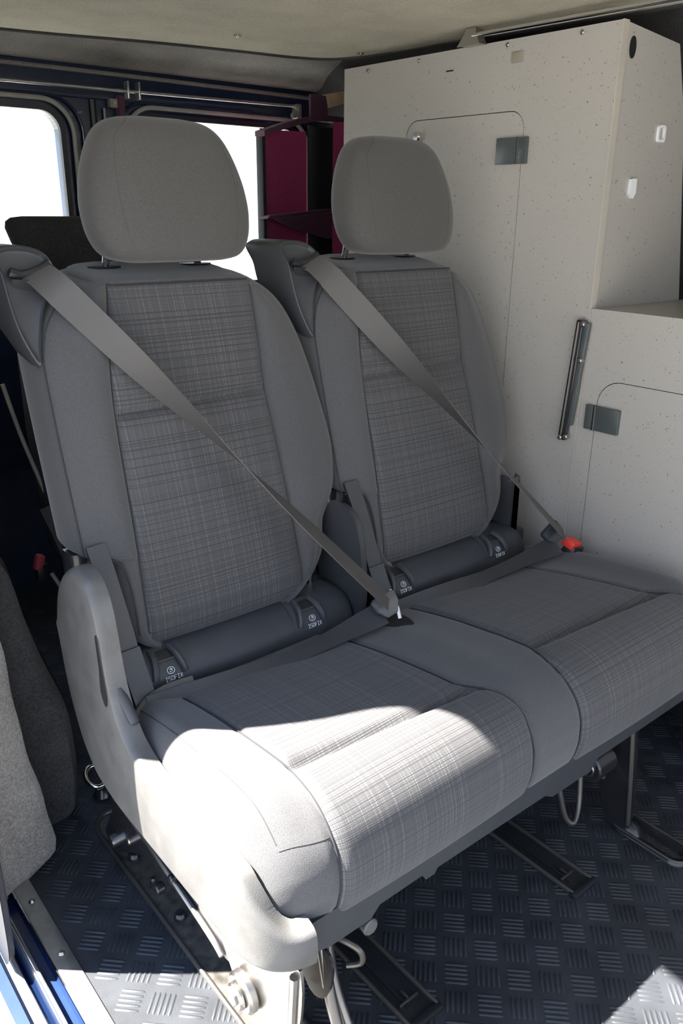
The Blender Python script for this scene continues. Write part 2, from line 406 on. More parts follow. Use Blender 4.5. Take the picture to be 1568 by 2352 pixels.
# wheel-arch box covered in dark carpet
bm = NB(); rings = []
for y, s, dz in ((1.29, 0.90, -0.012), (1.30, 0.97, -0.004), (1.325, 1.0, 0), (1.6, 1.0, 0.02), (2.30, 1.0, 0.0)):
    pr = sm2([(0.27, 0.0), (0.408, 0.0), (0.433, 0.05), (0.436, 0.16), (0.428, 0.25), (0.398, 0.355), (0.378, 0.44), (0.35, 0.56), (0.27, 0.60)], 4, False)
    rings.append([(0.27+(x-0.27)*s, y, z*s) for x, z in pr])
loft(bm, rings); struct('trim_6', bm, M['carp'], smooth=True)

# ---- rear doors with glazed windows
def rdoor(n, x0, x1, wx0, wx1, ztop=1.336):
    hole = rrect(wx0, 0.87, wx1, ztop, 0.055)
    bm = NB(); panel_holes(bm, [(x0, -0.02), (x1, -0.02), (x1, 1.375), (x0, 1.375)], [hole], 1, 2.345, 2.385)
    d = struct('door_%d' % n, bm, M['navy'])
    outer = rrect(wx0-0.012, 0.858, wx1+0.012, ztop+0.012, 0.062)
    bm = NB(); panel_holes(bm, outer, [rrect(wx0+0.002, 0.872, wx1-0.002, ztop-0.002, 0.053)], 1, 2.335, 2.35); obj('window_gasket', bm, M['sealb'], d)
    bm = NB(); tube(bm, [(a, 2.333, c) for a, c in rrect(wx0-0.032, 0.84, wx1+0.034, ztop+0.026, 0.085, 10)], 0.0065, 8, True); obj('rubber_seal', bm, M['seal'], d)
    bm = NB(); tube(bm, [(a, 2.338, c) for a, c in rrect(wx0-0.058, 0.815, wx1+0.062, ztop+0.036, 0.09, 10)], 0.004, 8, True); obj('seam_bead', bm, M['navy'], d)
    bm = NB(); prism(bm, rrect(wx0-0.004, 0.866, wx1+0.004, ztop+0.004, 0.055), 1, 2.362, 2.366)
    g = struct('window_%d' % n, bm, M['glass'])
    return d
rdoor(1, 0.25, 1.0445, 0.36, 0.945)
rdoor(2, 1.045, 1.88, 1.165, 1.74)
bm = NB(); tube(bm, [(1.043, 2.345, 0.0), (1.043, 2.345, 1.37)], 0.011, 8); struct('trim_7', bm, M['sealb'], smooth=True)
bm = NB(); tube(bm, [(1.073, 2.337, 0.2), (1.073, 2.337, 1.35)], 0.0035, 8); struct('trim_8', bm, M['seal'], smooth=True)

# ---- door sill on the near side
bm = NB(); box(bm, (0.257, -0.4, -0.003), (0.286, 1.25, 0.004), 0.0015)
struct('trim_9', bm, M['alu'], smooth=True)
bm = NB()
for y in (0.62, 0.80, 1.0, 1.13): cyl(bm, (0.272, y, 0.003), (0.272, y, 0.008), 0.006, 0.003, 14)
struct('trim_10', bm, M['steel'], smooth=True)
sill = [(0.270, -0.003), (0.257, -0.003), (0.253, -0.022), (0.240, -0.024), (0.237, -0.008), (0.230, -0.008), (0.226, -0.055), (0.204, -0.060), (0.199, -0.034), (0.183, -0.038), (0.176, -0.065), (0.150, -0.17), (0.15, -0.3), (0.270, -0.3)]
bm = NB(); prism(bm, sill, 1, -0.4, 1.3); struct('trim_11', bm, M['blue'])
bm = NB(); tube(bm, [(0.214, -0.4, -0.047), (0.214, 1.05, -0.047), (0.216, 1.3, -0.04)], 0.008, 8); struct('trim_12', bm, M['seal'], smooth=True)
bm = NB(); tube(bm, [(0.2555, -0.4, 0.0), (0.2555, 1.25, 0.0)], 0.0025, 8); struct('trim_13', bm, M['chrome'], smooth=True)
bm = NB(); tube(bm, [(0.2335, -0.4, -0.0065), (0.2335, 1.17, -0.0065)], 0.003, 8); struct('trim_17', bm, M['alu'], smooth=True)
# pale rubber seal climbing the door jamb
bm = NB(); tube(bm, smoothpath([(0.238, 1.175, -0.005), (0.236, 1.165, 0.06), (0.232, 1.135, 0.18), (0.227, 1.095, 0.33), (0.222, 1.065, 0.5), (0.220, 1.07, 0.785), (0.220, 1.12, 1.10), (0.220, 1.165, 1.30)], 8), 0.009, 10)
struct('trim_14', bm, M['seal'], smooth=True)
# ground outside
bm = NB(); box(bm, (-40, -40, -0.62), (40, 60, -0.60)); o = struct('ground', bm, M['gravel'])

# ================================================================ CABINETS
XC = 1.48
def hinge(parent, y0, y1, ym, z0, z1, flip=1):
    h = NB(); box(h, (XC-0.008, y0, z0), (XC+0.001, ym-0.003*flip, z1), 0.001) if y0 < ym-0.003 else None
    box(h, (XC-0.008, ym+0.003, z0), (XC+0.001, y1, z1), 0.001)
    o = obj('hinge', h, M['hinge'], parent)
    p = NB(); cyl(p, (XC-0.006, ym, z0), (XC-0.006, ym, z1), 0.004, seg=12); obj('hinge_pin', p, M['plasb'], o)
    return o
tall = thing('tall_cabinet', (1.65, 1.39, 0), 'tall speckled grey laminate cupboard reaching the ceiling behind the right seat', 'cupboard')
door = rrect(1.203, 0.30, 1.553, 1.292, 0.035)
bm = NB(); panel_holes(bm, [(0.991, 0.0), (1.79, 0.0), (1.79, 1.429), (0.991, 1.429)], [rrect(1.2002, 0.2972, 1.5558, 1.2948, 0.0375)], 0, XC, XC+0.016); obj('front_panel', bm, M['lam'], tall, smooth=False)
bm = NB(); prism(bm, door, 0, XC+0.001, XC+0.015, 0.0012, 2, 'a'); d = obj('door', bm, M['lam'], tall)
bm = NB(); prism(bm, [(1.497, 0.0), (1.497, 1.428), (1.684, 1.412), (1.74, 1.28), (1.83, 0.91), (1.83, 0.0)], 1, 0.9915, 1.008); obj('side_panel', bm, M['lam'], tall, smooth=False)
bm = NB(); box(bm, (XC-0.001, 0.988, 0.0), (XC+0.017, 0.991, 1.4295)); obj('edge_strip', bm, M['lamedge'], tall, label='pale edging strip')
bm = NB(); box(bm, (XC+0.017, 1.20, 0.01), (1.70, 1.785, 1.41)); obj('carcass', bm, M['hinge'], tall, smooth=False)
hinge(tall, 1.184, 1.266, 1.209, 1.191, 1.243)
bm = NB(); cyl(bm, (XC-0.012, 1.511, 1.258), (XC+0.002, 1.511, 1.258), 0.011, bev=0.003); obj('door_knob', bm, M['chrome'], d)
for y, z in ((1.699, 1.416), (1.521, 1.419), (1.26, 1.42), (1.078, 1.419)):
    bm = NB(); cyl(bm, (XC-0.0035, y, z), (XC+0.001, y, z), 0.0045, bev=0.0015, seg=14); obj('screw', bm, M['steel'], tall)
bm = NB(); box(bm, (XC-0.003, 1.216, 1.384), (XC+0.001, 1.246, 1.405), 0.002); obj('felt_pad', bm, M['brown'], tall)
bm = NB(); box(bm, (XC-0.001, 1.411, 1.3865), (XC+0.001, 1.432, 1.3895)); obj('slot', bm, M['plasb'], tall, smooth=False)
# fittings on the panel that faces the open shelf
bm = NB(); prism(bm, [(1.52+0.010*math.cos(a), 1.388+0.019*math.sin(a)) for a in [k*math.pi/10 for k in range(20)]], 1, 0.9895, 0.9925); obj('grommet', bm, M['plasb'], tall)
bm = NB(); panel_holes(bm, rrect(1.642, 1.232, 1.670, 1.264, 0.007), [rrect(1.647, 1.237, 1.665, 1.259, 0.005)], 1, 0.987, 0.993); obj('catch_plate', bm, M['white'], tall, label='small white catch frame')
bm = NB(); prism(bm, [(1.565, 1.160), (1.580, 1.160), (1.582, 1.135), (1.574, 1.124), (1.564, 1.132)], 1, 0.984, 0.993, 0.001); obj('clip', bm, M['white'], tall, label='small white clip')
# folding stay
bm = NB(); a0, a1 = Vector((XC-0.010, 1.000, 0.890)), Vector((XC-0.010, 1.016, 0.630))
st = thing('folding_stay', (XC-0.008, 1.005, 0.63), 'black folding metal stay screwed upright to the cupboard corner', 'bracket')
rt = Matrix.Rotation(math.atan2(0.016, 0.26), 3, 'X')
box(bm, (XC-0.018, 0.999, 0.630), (XC-0.001, 1.017, 0.890), 0.004, rot=rt); obj('long_arm', bm, M['blk'], st)
bm = NB(); box(bm, (XC-0.014, 0.988, 0.665), (XC-0.003, 1.000, 0.885), 0.002, rot=Matrix.Rotation(math.atan2(0.020, 0.26), 3, 'X')); obj('short_arm', bm, M['hinge'], st)
bm = NB(); tube(bm, [(XC-0.019, 1.001, 0.885), (XC-0.019, 1.016, 0.64)], 0.0025, 8); obj('rib', bm, M['dsteel'], st)
for y, z in ((0.992, 0.881), (0.989, 0.807), (1.018, 0.636), (1.004, 0.64)):
    bm = NB(); cyl(bm, (XC-0.022, y, z), (XC-0.008, y, z), 0.0055, bev=0.002, seg=14); obj('rivet', bm, M['steel'], st)
low = thing('low_cabinet', (1.65, 0.2, 0), 'low speckled grey laminate cupboard with open shelf top at the right edge', 'cupboard')
bm = NB(); panel_holes(bm, [(-0.3, 0.158), (0.9872, 0.158), (0.9872, 0.912), (-0.3, 0.912)], [rrect(0.4472, 0.1872, 0.9488, 0.7728, 0.0515)], 0, XC, XC+0.016); obj('front_panel', bm, M['lam'], low, smooth=False)
bm = NB(); prism(bm, rrect(0.45, 0.19, 0.946, 0.770, 0.049), 0, XC+0.001, XC+0.015, 0.0012, 2, 'a'); obj('door', bm, M['lam'], low)
bm = NB(); box(bm, (XC+0.0165, -0.3, 0.892), (1.84, 0.9868, 0.910)); obj('worktop', bm, M['lam'], low, smooth=False)
bm = NB(); box(bm, (XC+0.017, -0.29, 0.16), (1.82, 0.9855, 0.89)); obj('carcass', bm, M['hinge'], low, smooth=False)
bm = NB(); box(bm, (1.63, -0.29, 0.0), (1.80, 0.98, 0.158)); obj('plinth', bm, M['plasb'], low, smooth=False)
hinge(low, 0.889, 0.969, 0.947, 0.665, 0.717)
hinge(low, 0.889, 0.969, 0.947, 0.335, 0.378)

# ---- rods
rod = thing('strut_rod', (1.455, 0.9, 1.44), 'bright metal rod running under the ceiling along the cupboard top', 'rod')
bm = NB(); tube(bm, [(1.455, 1.335, 1.443), (1.455, -0.4, 1.428)], 0.0055, 12); obj('tube', bm, M['chrome'], rod)
bm = NB(); prism(bm, [(1.315, 1.427), (1.372, 1.427), (1.358, 1.443), (1.350, 1.455), (1.326, 1.455), (1.325, 1.443)], 0, 1.45, 1.479, 0.002); obj('bracket', bm, M['steel'], rod)
cr_ = thing('curtain_rod', (1.1, 2.25, 1.38), 'thin pale curtain rod running across above the rear door windows', 'rod')
bm = NB(); tube(bm, smoothpath([(0.25, 2.27, 1.383), (0.8, 2.275, 1.388), (1.2, 2.28, 1.392), (1.70, 2.28, 1.397)], 6), 0.0042, 10); obj('tube', bm, M['alu'], cr_)
for x in (1.117, 1.150):
    bm = NB(); box(bm, (x-0.003, 2.268, 1.372), (x+0.003, 2.292, 1.415), 0.001); obj('hook', bm, M['alu'], cr_)
bm = NB(); box(bm, (1.68, 2.262, 1.355), (1.698, 2.29, 1.402), 0.002); cyl(bm, (1.665, 2.27, 1.368), (1.69, 2.27, 1.368), 0.008, seg=12); obj('end_bracket', bm, M['alu'], cr_)
lt = thing('door_latch', (1.1, 2.34, 1.36), 'small square latch on the post between the rear windows', 'latch')
bm = NB(); box(bm, (1.086, 2.322, 1.352), (1.108, 2.345, 1.375), 0.002); obj('plate', bm, M['brown'], lt)
bm = NB(); cyl(bm, (1.097, 2.318, 1.363), (1.097, 2.325, 1.363), 0.004, seg=12); obj('screw', bm, M['steel'], lt)
bm = NB(); box(bm, (1.110, 2.318, 1.322), (1.128, 2.345, 1.384), 0.003); obj('keeper', bm, M['plumd'], lt, label='dark plum keeper strap')

for x, y, lab in ((1.131, 1.744, 'tiny silver clip in the middle of the headliner above the left headrest'), (1.479, 1.727, 'tiny silver clip on the headliner edge by the tall cupboard corner')):
    cl = thing('ceiling_clip', (x, y, 1.455), lab, 'clip')
    bm = NB(); tube(bm, [(x-0.010, y, 1.4585), (x, y, 1.455), (x+0.010, y, 1.4585)], 0.0018, 8); obj('wire', bm, M['chrome'], cl)
    bm = NB(); cyl(bm, (x, y, 1.454), (x, y, 1.4605), 0.004, seg=12); obj('stud', bm, M['steel'], cl)
# ---- plum hanging organizer
og = thing('hanging_organizer', (1.6, 2.15, 0.85), 'plum fabric hanging organizer strapped up beside the cupboard at the rear window', 'organizer')
def curve_panel(x0, x1, y, bulge, z0, z1, th=0.006, n=16):
    bm = NB(); F, B = [], []
    for k in range(n+1):
        t = k/n; x = x0+(x1-x0)*t; yy = y-bulge*math.sin(math.pi*t); F.append((x, yy)); B.append((x, yy+th))
    prism(bm, F+B[::-1], 2, z0, z1); return bm
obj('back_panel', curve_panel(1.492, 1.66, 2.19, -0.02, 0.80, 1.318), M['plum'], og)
obj('inner_panel', curve_panel(1.655, 1.79, 2.17, -0.03, 0.80, 1.335), M['blackf'], og, label='inner panel made black for the shade inside')  # black colour stands in for the shaded inside
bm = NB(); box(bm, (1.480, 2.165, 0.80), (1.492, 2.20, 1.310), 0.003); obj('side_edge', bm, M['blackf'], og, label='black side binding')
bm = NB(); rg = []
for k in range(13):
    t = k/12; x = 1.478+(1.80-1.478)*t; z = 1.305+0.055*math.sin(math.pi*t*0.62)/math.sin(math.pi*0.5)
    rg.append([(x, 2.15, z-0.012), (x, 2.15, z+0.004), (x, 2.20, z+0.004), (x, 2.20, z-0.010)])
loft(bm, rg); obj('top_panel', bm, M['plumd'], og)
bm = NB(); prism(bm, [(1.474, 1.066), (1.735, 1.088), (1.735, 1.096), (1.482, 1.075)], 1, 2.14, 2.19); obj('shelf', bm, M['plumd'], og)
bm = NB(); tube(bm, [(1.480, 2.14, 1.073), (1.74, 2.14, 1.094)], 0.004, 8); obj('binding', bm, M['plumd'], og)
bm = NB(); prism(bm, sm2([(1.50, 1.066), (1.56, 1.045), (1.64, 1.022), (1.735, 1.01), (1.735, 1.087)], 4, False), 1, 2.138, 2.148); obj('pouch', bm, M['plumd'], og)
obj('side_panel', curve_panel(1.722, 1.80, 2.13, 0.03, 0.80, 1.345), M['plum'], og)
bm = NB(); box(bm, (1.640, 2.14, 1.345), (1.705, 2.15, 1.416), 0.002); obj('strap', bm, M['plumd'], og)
bm = NB(); rt = Matrix.Rotation(-0.24, 3, 'Y'); box(bm, (1.70, 2.13, 1.392), (1.785, 2.16, 1.430), 0.003, rot=rt)
tag(obj('wooden_batten', bm, M['wood']), 'short pale wooden batten above the plum organizer', 'batten')

# ================================================================ REAR ROW SEAT (shade put into its dark colour)
rs = thing('rear_row_seat', (0.85, 1.95, 0), 'rear row seat, darkened for its shade, half hidden behind the left front headrest', 'seat')
def rring(cx, cy, a, b_, z, n=32, e=2.6):
    out = []
    for k in range(n):
        g = 2*math.pi*k/n; c_, s_ = math.cos(g), math.sin(g)
        out.append((cx+a*abs(c_)**(2/e)*(1 if c_ > 0 else -1), cy+b_*abs(s_)**(2/e)*(1 if s_ > 0 else -1), z))
    return out
bm = NB(); loft(bm, [rring(0.81, 1.93+0.0*z, a, b_, z) for z, a, b_ in ((0.925, 0.10, 0.03), (0.94, 0.125, 0.04), (0.98, 0.150, 0.05), (1.02, 0.168, 0.052), (1.05, 0.178, 0.048), (1.064, 0.176, 0.040), (1.072, 0.165, 0.028), (1.075, 0.14, 0.015))]); obj('headrest', bm, M['carpD'], rs)
bm = NB(); loft(bm, [rring(0.84, 1.93-(0.9-z)*0.22, a, b_, z, 40, 4) for z, a, b_ in ((0.30, 0.22, 0.05), (0.34, 0.235, 0.06), (0.6, 0.235, 0.06), (0.85, 0.215, 0.055), (0.92, 0.19, 0.05), (0.945, 0.14, 0.035))]); obj('backrest', bm, M['carpD'], rs)
bm = NB(); loft(bm, [rring(0.84, 1.62, a, b_, z, 40, 4) for z, a, b_ in ((0.20, 0.22, 0.19), (0.22, 0.235, 0.21), (0.31, 0.235, 0.22), (0.34, 0.21, 0.19))]); obj('cushion', bm, M['carpD'], rs)
for y in (1.47, 1.80):
    bm = NB(); box(bm, (0.66, y-0.02, 0.0), (0.70, y+0.02, 0.22), 0.004, rot=Matrix.Rotation(0.2, 3, 'X')); move(bm, (0, 0, 0.0)); obj('leg', bm, M['blk'], rs)
bm = NB(); tube(bm, smoothpath([(0.565, 1.88, 0.72), (0.585, 1.86, 0.60), (0.61, 1.82, 0.47)], 6), 0.005, 8); obj('trim_bead', bm, M['seal'], rs)
bm = NB(); tube(bm, smoothpath([(0.575, 1.74, 0.30), (0.60, 1.72, 0.24), (0.63, 1.68, 0.18)], 6), 0.005, 8); obj('lower_bead', bm, M['seal'], rs)
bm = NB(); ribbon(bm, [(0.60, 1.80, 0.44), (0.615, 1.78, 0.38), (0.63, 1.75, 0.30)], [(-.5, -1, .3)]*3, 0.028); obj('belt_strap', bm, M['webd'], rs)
bk = NB(); box(bk, (0.555, 1.775, 0.270), (0.583, 1.80, 0.310), 0.003); b0 = obj('buckle', bk, M['plasb'], rs)
bk = NB(); box(bk, (0.550, 1.760, 0.305), (0.568, 1.780, 0.340), 0.003, rot=Matrix.Rotation(0.35, 3, 'Y')); obj('release_button', bk, M['redd'], b0)

# ================================================================ FLOOR RAILS AND FITTINGS
def rail(name, x0, x1, y0, y1, label, group=None):
    t = thing(name, ((x0+x1)/2, (y0+y1)/2, 0), label, 'floor rail', group)
    bm = NB(); box(bm, (x0, y0, 0.0005), (x1, y1, 0.003), 0.0008); obj('bed', bm, M['plasb'], t)
    for x in (x0, x1):
        s = 1 if x == x0 else -1
        bm = NB(); box(bm, (min(x, x+s*0.005), y0, 0.001), (max(x, x+s*0.005), y1, 0.010), 0.0015); obj('side_lip', bm, M['dsteel'], t)
    bm = NB(); box(bm, (x0+0.020, y0+0.02, 0.002), (x0+0.026, y1, 0.006), 0.001); obj('track_rib', bm, M['blk'], t)
    bm = NB(); box(bm, (x0-0.003, y0-0.010, 0.0008), (x1+0.003, y0+0.006, 0.009), 0.003); obj('end_cap', bm, M['plasb'], t)
    bm = NB(); box(bm, (x0+0.012, y0+0.030, 0.003), (x1-0.012, y0+0.034, 0.0075), 0.0008); box(bm, (x0+0.030, y0+0.034, 0.003), (x0+0.034, y0+0.050, 0.0075), 0.0008); obj('stop', bm, M['dsteel'], t)
    return t
rail('seat_rail', 0.607, 0.668, 0.568, 1.25, 'black floor rail running out from under the middle of the left cushion')
rail('seat_rail', 0.992, 1.049, 0.566, 1.25, 'black floor rail running out from under the seam of the right cushion')
t = thing('anchor_channel', (0.447, 0.8, 0), 'long dark floor channel with round pan end and bolts under the bench side', 'floor channel')
cx, hw = 0.462, 0.036
pl = [(cx-hw, 0.0), (cx-hw, 1.20)]+[(cx+hw*math.cos(a), 1.205+hw*1.3*math.sin(a)) for a in [math.pi-k*math.pi/12 for k in range(13)]]+[(cx+hw, 0.0)]
bm = NB(); prism(bm, pl, 2, 0.0003, 0.003); obj('bed', bm, M['chan'], t)
bm = NB(); tube(bm, [(x, y, 0.004) for x, y in pl], 0.0042, 8); obj('rim', bm, M['dsteel'], t)
bm = NB(); cyl(bm, (cx-0.002, 1.185, 0.002), (cx-0.002, 1.185, 0.012), 0.019, 0.015, bev=0.002); cyl(bm, (cx-0.002, 1.185, 0.01), (cx-0.002, 1.185, 0.016), 0.010, bev=0.002); b1 = obj('pan_bolt', bm, M['blk'], t)
bm = NB(); cyl(bm, (cx-0.002, 1.185, 0.0155), (cx-0.002, 1.185, 0.017), 0.004, seg=6); obj('hex_socket', bm, M['dsteel'], b1)
for y, q in ((1.115, 0.012), (0.945, 0.011), (1.04, 0.006)):
    bm = NB(); cyl(bm, (cx-0.012, y, 0.002), (cx-0.012, y, 0.014), q, q*0.8, bev=0.002, seg=16); obj('bolt', bm, M['blk'], t)
bm = NB(); tube(bm, [(0.478+0.020*math.cos(a), 1.335+0.022*math.sin(a), 0.030+0.010*math.sin(a)) for a in [k*math.pi/14 for k in range(28)]], 0.0052, 10, True)
rg_ = thing('lashing_ring', (0.478, 1.335, 0), 'silver lashing ring on the floor behind the seat side cover', 'ring')
obj('ring', bm, M['chrome'], rg_)
bm = NB(); cyl(bm, (0.478, 1.31, 0.0), (0.478, 1.31, 0.018), 0.018, 0.012, bev=0.002); obj('base', bm, M['blk'], rg_)
# foot pan by the right-hand leg
fp = thing('foot_pan', (1.215, 0.55, 0), 'glossy black oblong foot pan let into the floor beside the right leg', 'floor pan')
def cap(r_, y0, y1, x=1.218, n=14): return [(x+r_*math.cos(a), y1+r_*math.sin(a)) for a in [k*math.pi/n for k in range(n+1)]]+[(x+r_*math.cos(a), y0+r_*math.sin(a)) for a in [math.pi+k*math.pi/n for k in range(n+1)]]
bm = NB(); rg = []
for q, z in ((0.031, 0.0005), (0.029, 0.008), (0.026, 0.011), (0.022, 0.007), (0.015, 0.002), (0.006, 0.001)):
    rg.append([(x, y, z) for x, y in cap(q, 0.505, 0.605)])
loft(bm, rg); obj('dish', bm, M['blk'], fp)
bm = NB(); tube(bm, [(x, y, 0.0105) for x, y in cap(0.0272, 0.505, 0.605)], 0.0022, 8, True); obj('rim', bm, M['dsteel'], fp)
bm = NB(); loft(bm, [rring(1.212, 0.600, a, b_, z, 20, 2) for z, a, b_ in ((0.001, 0.022, 0.030), (0.012, 0.018, 0.024), (0.017, 0.010, 0.013), (0.018, 0.004, 0.005))]); obj('boss', bm, M['blk'], fp)

# ================================================================ DOUBLE SEAT BENCH
bench = thing('double_seat_bench', (0.92, 0.85, 0), 'grey cloth double seat bench with two headrests and plaid inserts', 'bench seat')
zc = np.array
# -- backrest outline functions (left seat; the right one is 0.5 m further along X)
ZL = [0.440, 0.455, 0.480, 0.574, 0.586, 0.594, 0.602, 0.715, 0.870, 0.922, 0.948, 0.970, 0.983, 0.990]
UL = [0.490, 0.470, 0.463, 0.464, 0.458, 0.436, 0.413, 0.413, 0.415, 0.427, 0.443, 0.465, 0.488, 0.520]
ZR = [0.440, 0.448, 0.460, 0.481, 0.514, 0.566, 0.590, 0.628, 0.690, 0.785, 0.877, 0.926, 0.953, 0.974, 0.985, 0.990]
UR = [0.760, 0.782, 0.803, 0.831, 0.856, 0.870, 0.888, 0.909, 0.918, 0.907, 0.888, 0.869, 0.850, 0.823, 0.798, 0.770]
ZI = [0.44, 0.456, 0.62, 0.807, 0.93, 0.982, 1.01]; IL = [0.491, 0.491, 0.499, 0.508, 0.526, 0.536, 0.54]; IR = [0.792, 0.792, 0.788, 0.785, 0.79, 0.793, 0.79]
def uLf(z): return float(pchip(ZL, UL, z))
def uRf(z): return float(pchip(ZR, UR, z))
def iL(z): return float(pchip(ZI, IL, z))
def iR(z): return float(pchip(ZI, IR, z))
def tf(u_, z):
    """how far the front surface lies behind the reference plane"""
    a, b_ = iL(z), iR(z); t = 0.0
    if a < u_ < b_:
        s = (2*u_-a-b_)/(b_-a); t += -0.004*(1-s*s)
        if z > 0.806: t -= 0.004*math.sin(math.pi*min(1, (z-0.806)/0.19))
        else: t -= 0.006*math.sin(math.pi*min(1, (0.806-z)/0.35))
        crz = 0.803+0.004*s
        t += 0.009*math.exp(-((z-crz)/0.0065)**2)*min(1, (1-abs(s))*12)
    elif u_ <= a: t -= 0.013*math.sin(math.pi*min(1, max(0, (a-u_)/max(0.004, a-uLf(z)-0.024)))**0.8)*min(1, max(0, (a-uLf(z)-0.03)/0.04))
    else: t -= 0.015*math.sin(math.pi*min(1, max(0, (u_-b_)/max(0.004, uRf(z)-0.024-b_)))**0.8)*min(1, max(0, (uRf(z)-0.03-b_)/0.04))
    for e in (a, b_): t += 0.004*math.exp(-((u_-e)/0.004)**2)
    t += 0.02*max(0, (0.50-z)/0.06)**2
    return t
def yf(u_, z): return 0.915+0.3*z+tf(u_, z)
def back_mesh():
    bm = NB(); rings = []
    zs = list(np.linspace(0.442, 0.58, 26))+list(np.linspace(0.584, 0.61, 12))+list(np.linspace(0.62, 0.78, 14))+list(np.linspace(0.785, 0.822, 18))+list(np.linspace(0.83, 0.95, 14))+list(np.linspace(0.952, 0.989, 16))
    def ring(z, zo, t0, T, ush):
        a, b_ = uLf(z)+ush, uRf(z)-ush; T1 = max(T-t0, 0.01); rf = min(0.026, T1*0.4); pts = []
        e0, e1 = iL(z)+ush*0.2, iR(z)-ush*0.2; w0, w1 = a+rf, b_-rf
        us = list(np.linspace(w0, max(e0-0.013, w0+0.001), 12))+[e0+q*0.002 for q in range(-5, 6)]+list(np.linspace(e0+0.014, e1-0.014, 18))+[e1+q*0.002 for q in range(-5, 6)]+list(np.linspace(min(e1+0.013, w1-0.001), w1, 12))
        us = [min(max(u_, w0), w1) for u_ in us]
        for k in range(1, len(us)): us[k] = max(us[k], us[k-1]+1e-5)
        for u_ in us:
            pts.append((u_, 0.915+0.3*z+tf(u_, z)*(1 if t0 == 0 else max(0, 1-t0*30))+t0, zo))
        y0 = 0.915+0.3*z+t0
        for k in range(1, 7):
            g = math.pi/2*k/6; pts.append((b_-rf+rf*math.sin(g), y0+rf*(1-math.cos(g)), zo))
        for k in range(1, 10):
            h = k/10; pts.append((b_+0.008*math.sin(math.pi*h**0.8)-0.03*h**5, y0+rf+(T1-rf)*(h if h < 0.5 else h), zo))
        for k in range(1, 12): pts.append((b_-0.03-(b_-a-0.06)*k/12, y0+T1, zo))
        for k in range(9, 0, -1):
            h = k/10; pts.append((a-0.009*math.sin(math.pi*h**0.8)+0.03*h**5, y0+rf+(T1-rf)*h, zo))
        for k in range(6, 0, -1):
            g = math.pi/2*k/6; pts.append((a+rf-rf*math.sin(g), y0+rf*(1-math.cos(g)), zo))
        return [(px, py, pz+0.13*max(0, py-(0.915+0.3*z)-0.004)) for px, py, pz in pts]
    rings.append(ring(0.445, 0.438, 0.03, 0.10, 0.02))
    for z in zs: rings.append(ring(z, z, 0.0, 0.135, 0.0))
    for k in range(1, 8):
        g = k/7*math.pi/2; rings.append(ring(0.989, 0.989+0.006*math.sin(g), 0.022*(1-math.cos(g)), 0.135, 0.020*(1-math.cos(g))))
    loft(bm, rings); return bm
def build_backrest(root, dx):
    b = obj('backrest', move(back_mesh(), (dx, 0, 0)), M['fab'], root)
    # plaid insert, draped on the front surface
    bm = NB(); P, UV = [], []; zs = np.concatenate([np.linspace(0.452, 0.79, 60), np.linspace(0.792, 0.82, 22), np.linspace(0.825, 0.984, 30)])
    for z in zs:
        a, b_ = iL(z)+0.001, iR(z)-0.001; rw, uw = [], []
        for k in range(49):
            s = k/48; u_ = a+(b_-a)*s; d = 0.0028*min(1, min(s, 1-s)*30+0.15)
            rw.append((u_+dx, yf(u_, z)-d, z)); uw.append((u_+dx*1.37, z*1.044+dx))
        P.append(rw); UV.append(uw)
    grid(bm, P, UV); obj('plaid_insert', bm, M['plaid'], b, label='plaid woven centre panel')
    # stitched seams
    bm = NB(); tube(bm, [(uRf(z)-0.012+dx, yf(uRf(z)-0.012, z)-0.0+0.0045, z) for z in np.linspace(0.99, 1.0, 3)], 0.001, 6)
    bm.free()
    bm = NB(); tube(bm, [(iR(z)+dx, yf(iR(z), z)-0.0006, z) for z in np.linspace(0.455, 0.983, 60)], 0.0014, 6); obj('seam', bm, M['seam'], b)
    bm = NB(); tube(bm, [(iL(z)+dx, yf(iL(z), z)-0.0006, z) for z in np.linspace(0.455, 0.983, 60)], 0.0014, 6); obj('seam', bm, M['seam'], b)
    bm = NB(); tube(bm, [(uLf(z)+0.004+dx, 0.915+0.3*z+0.0105, z) for z in np.linspace(0.602, 0.975, 60)], 0.0012, 6); obj('seam', bm, M['seam'], b)
    tp = []
    for k in range(40):
        u_ = 0.535+(0.788-0.535)*k/39; tp.append((u_+dx, yf(u_, 0.986)-0.0015, 0.986))
    bm = NB(); tube(bm, tp, 0.0012, 6); obj('seam', bm, M['seam'], b)
    bm = NB(); tube(bm, smoothpath([(0.416+dx, yf(0.44, 0.60)-0.001, 0.600), (0.440+dx, yf(0.45, 0.597)-0.0015, 0.597), (0.461+dx, yf(0.47, 0.588)-0.0015, 0.588), (0.472+dx, yf(0.475, 0.565)-0.001, 0.562), (0.474+dx, yf(0.475, 0.52)-0.001, 0.52), (0.474+dx, yf(0.475, 0.47)-0.001, 0.47)], 6), 0.0016, 6); obj('seam', bm, M['seam'], b)
    # headrest guides
    for x in (0.575, 0.743):
        bm = NB(); loft(bm, [rring(x+dx, 1.302, a, b_, z, 24, 2.4) for z, a, b_ in ((0.990, 0.030, 0.019), (1.003, 0.031, 0.020), (1.0075, 0.028, 0.017), (1.008, 0.01, 0.006))]); obj('headrest_guide', bm, M['plasb'], b)
    return b
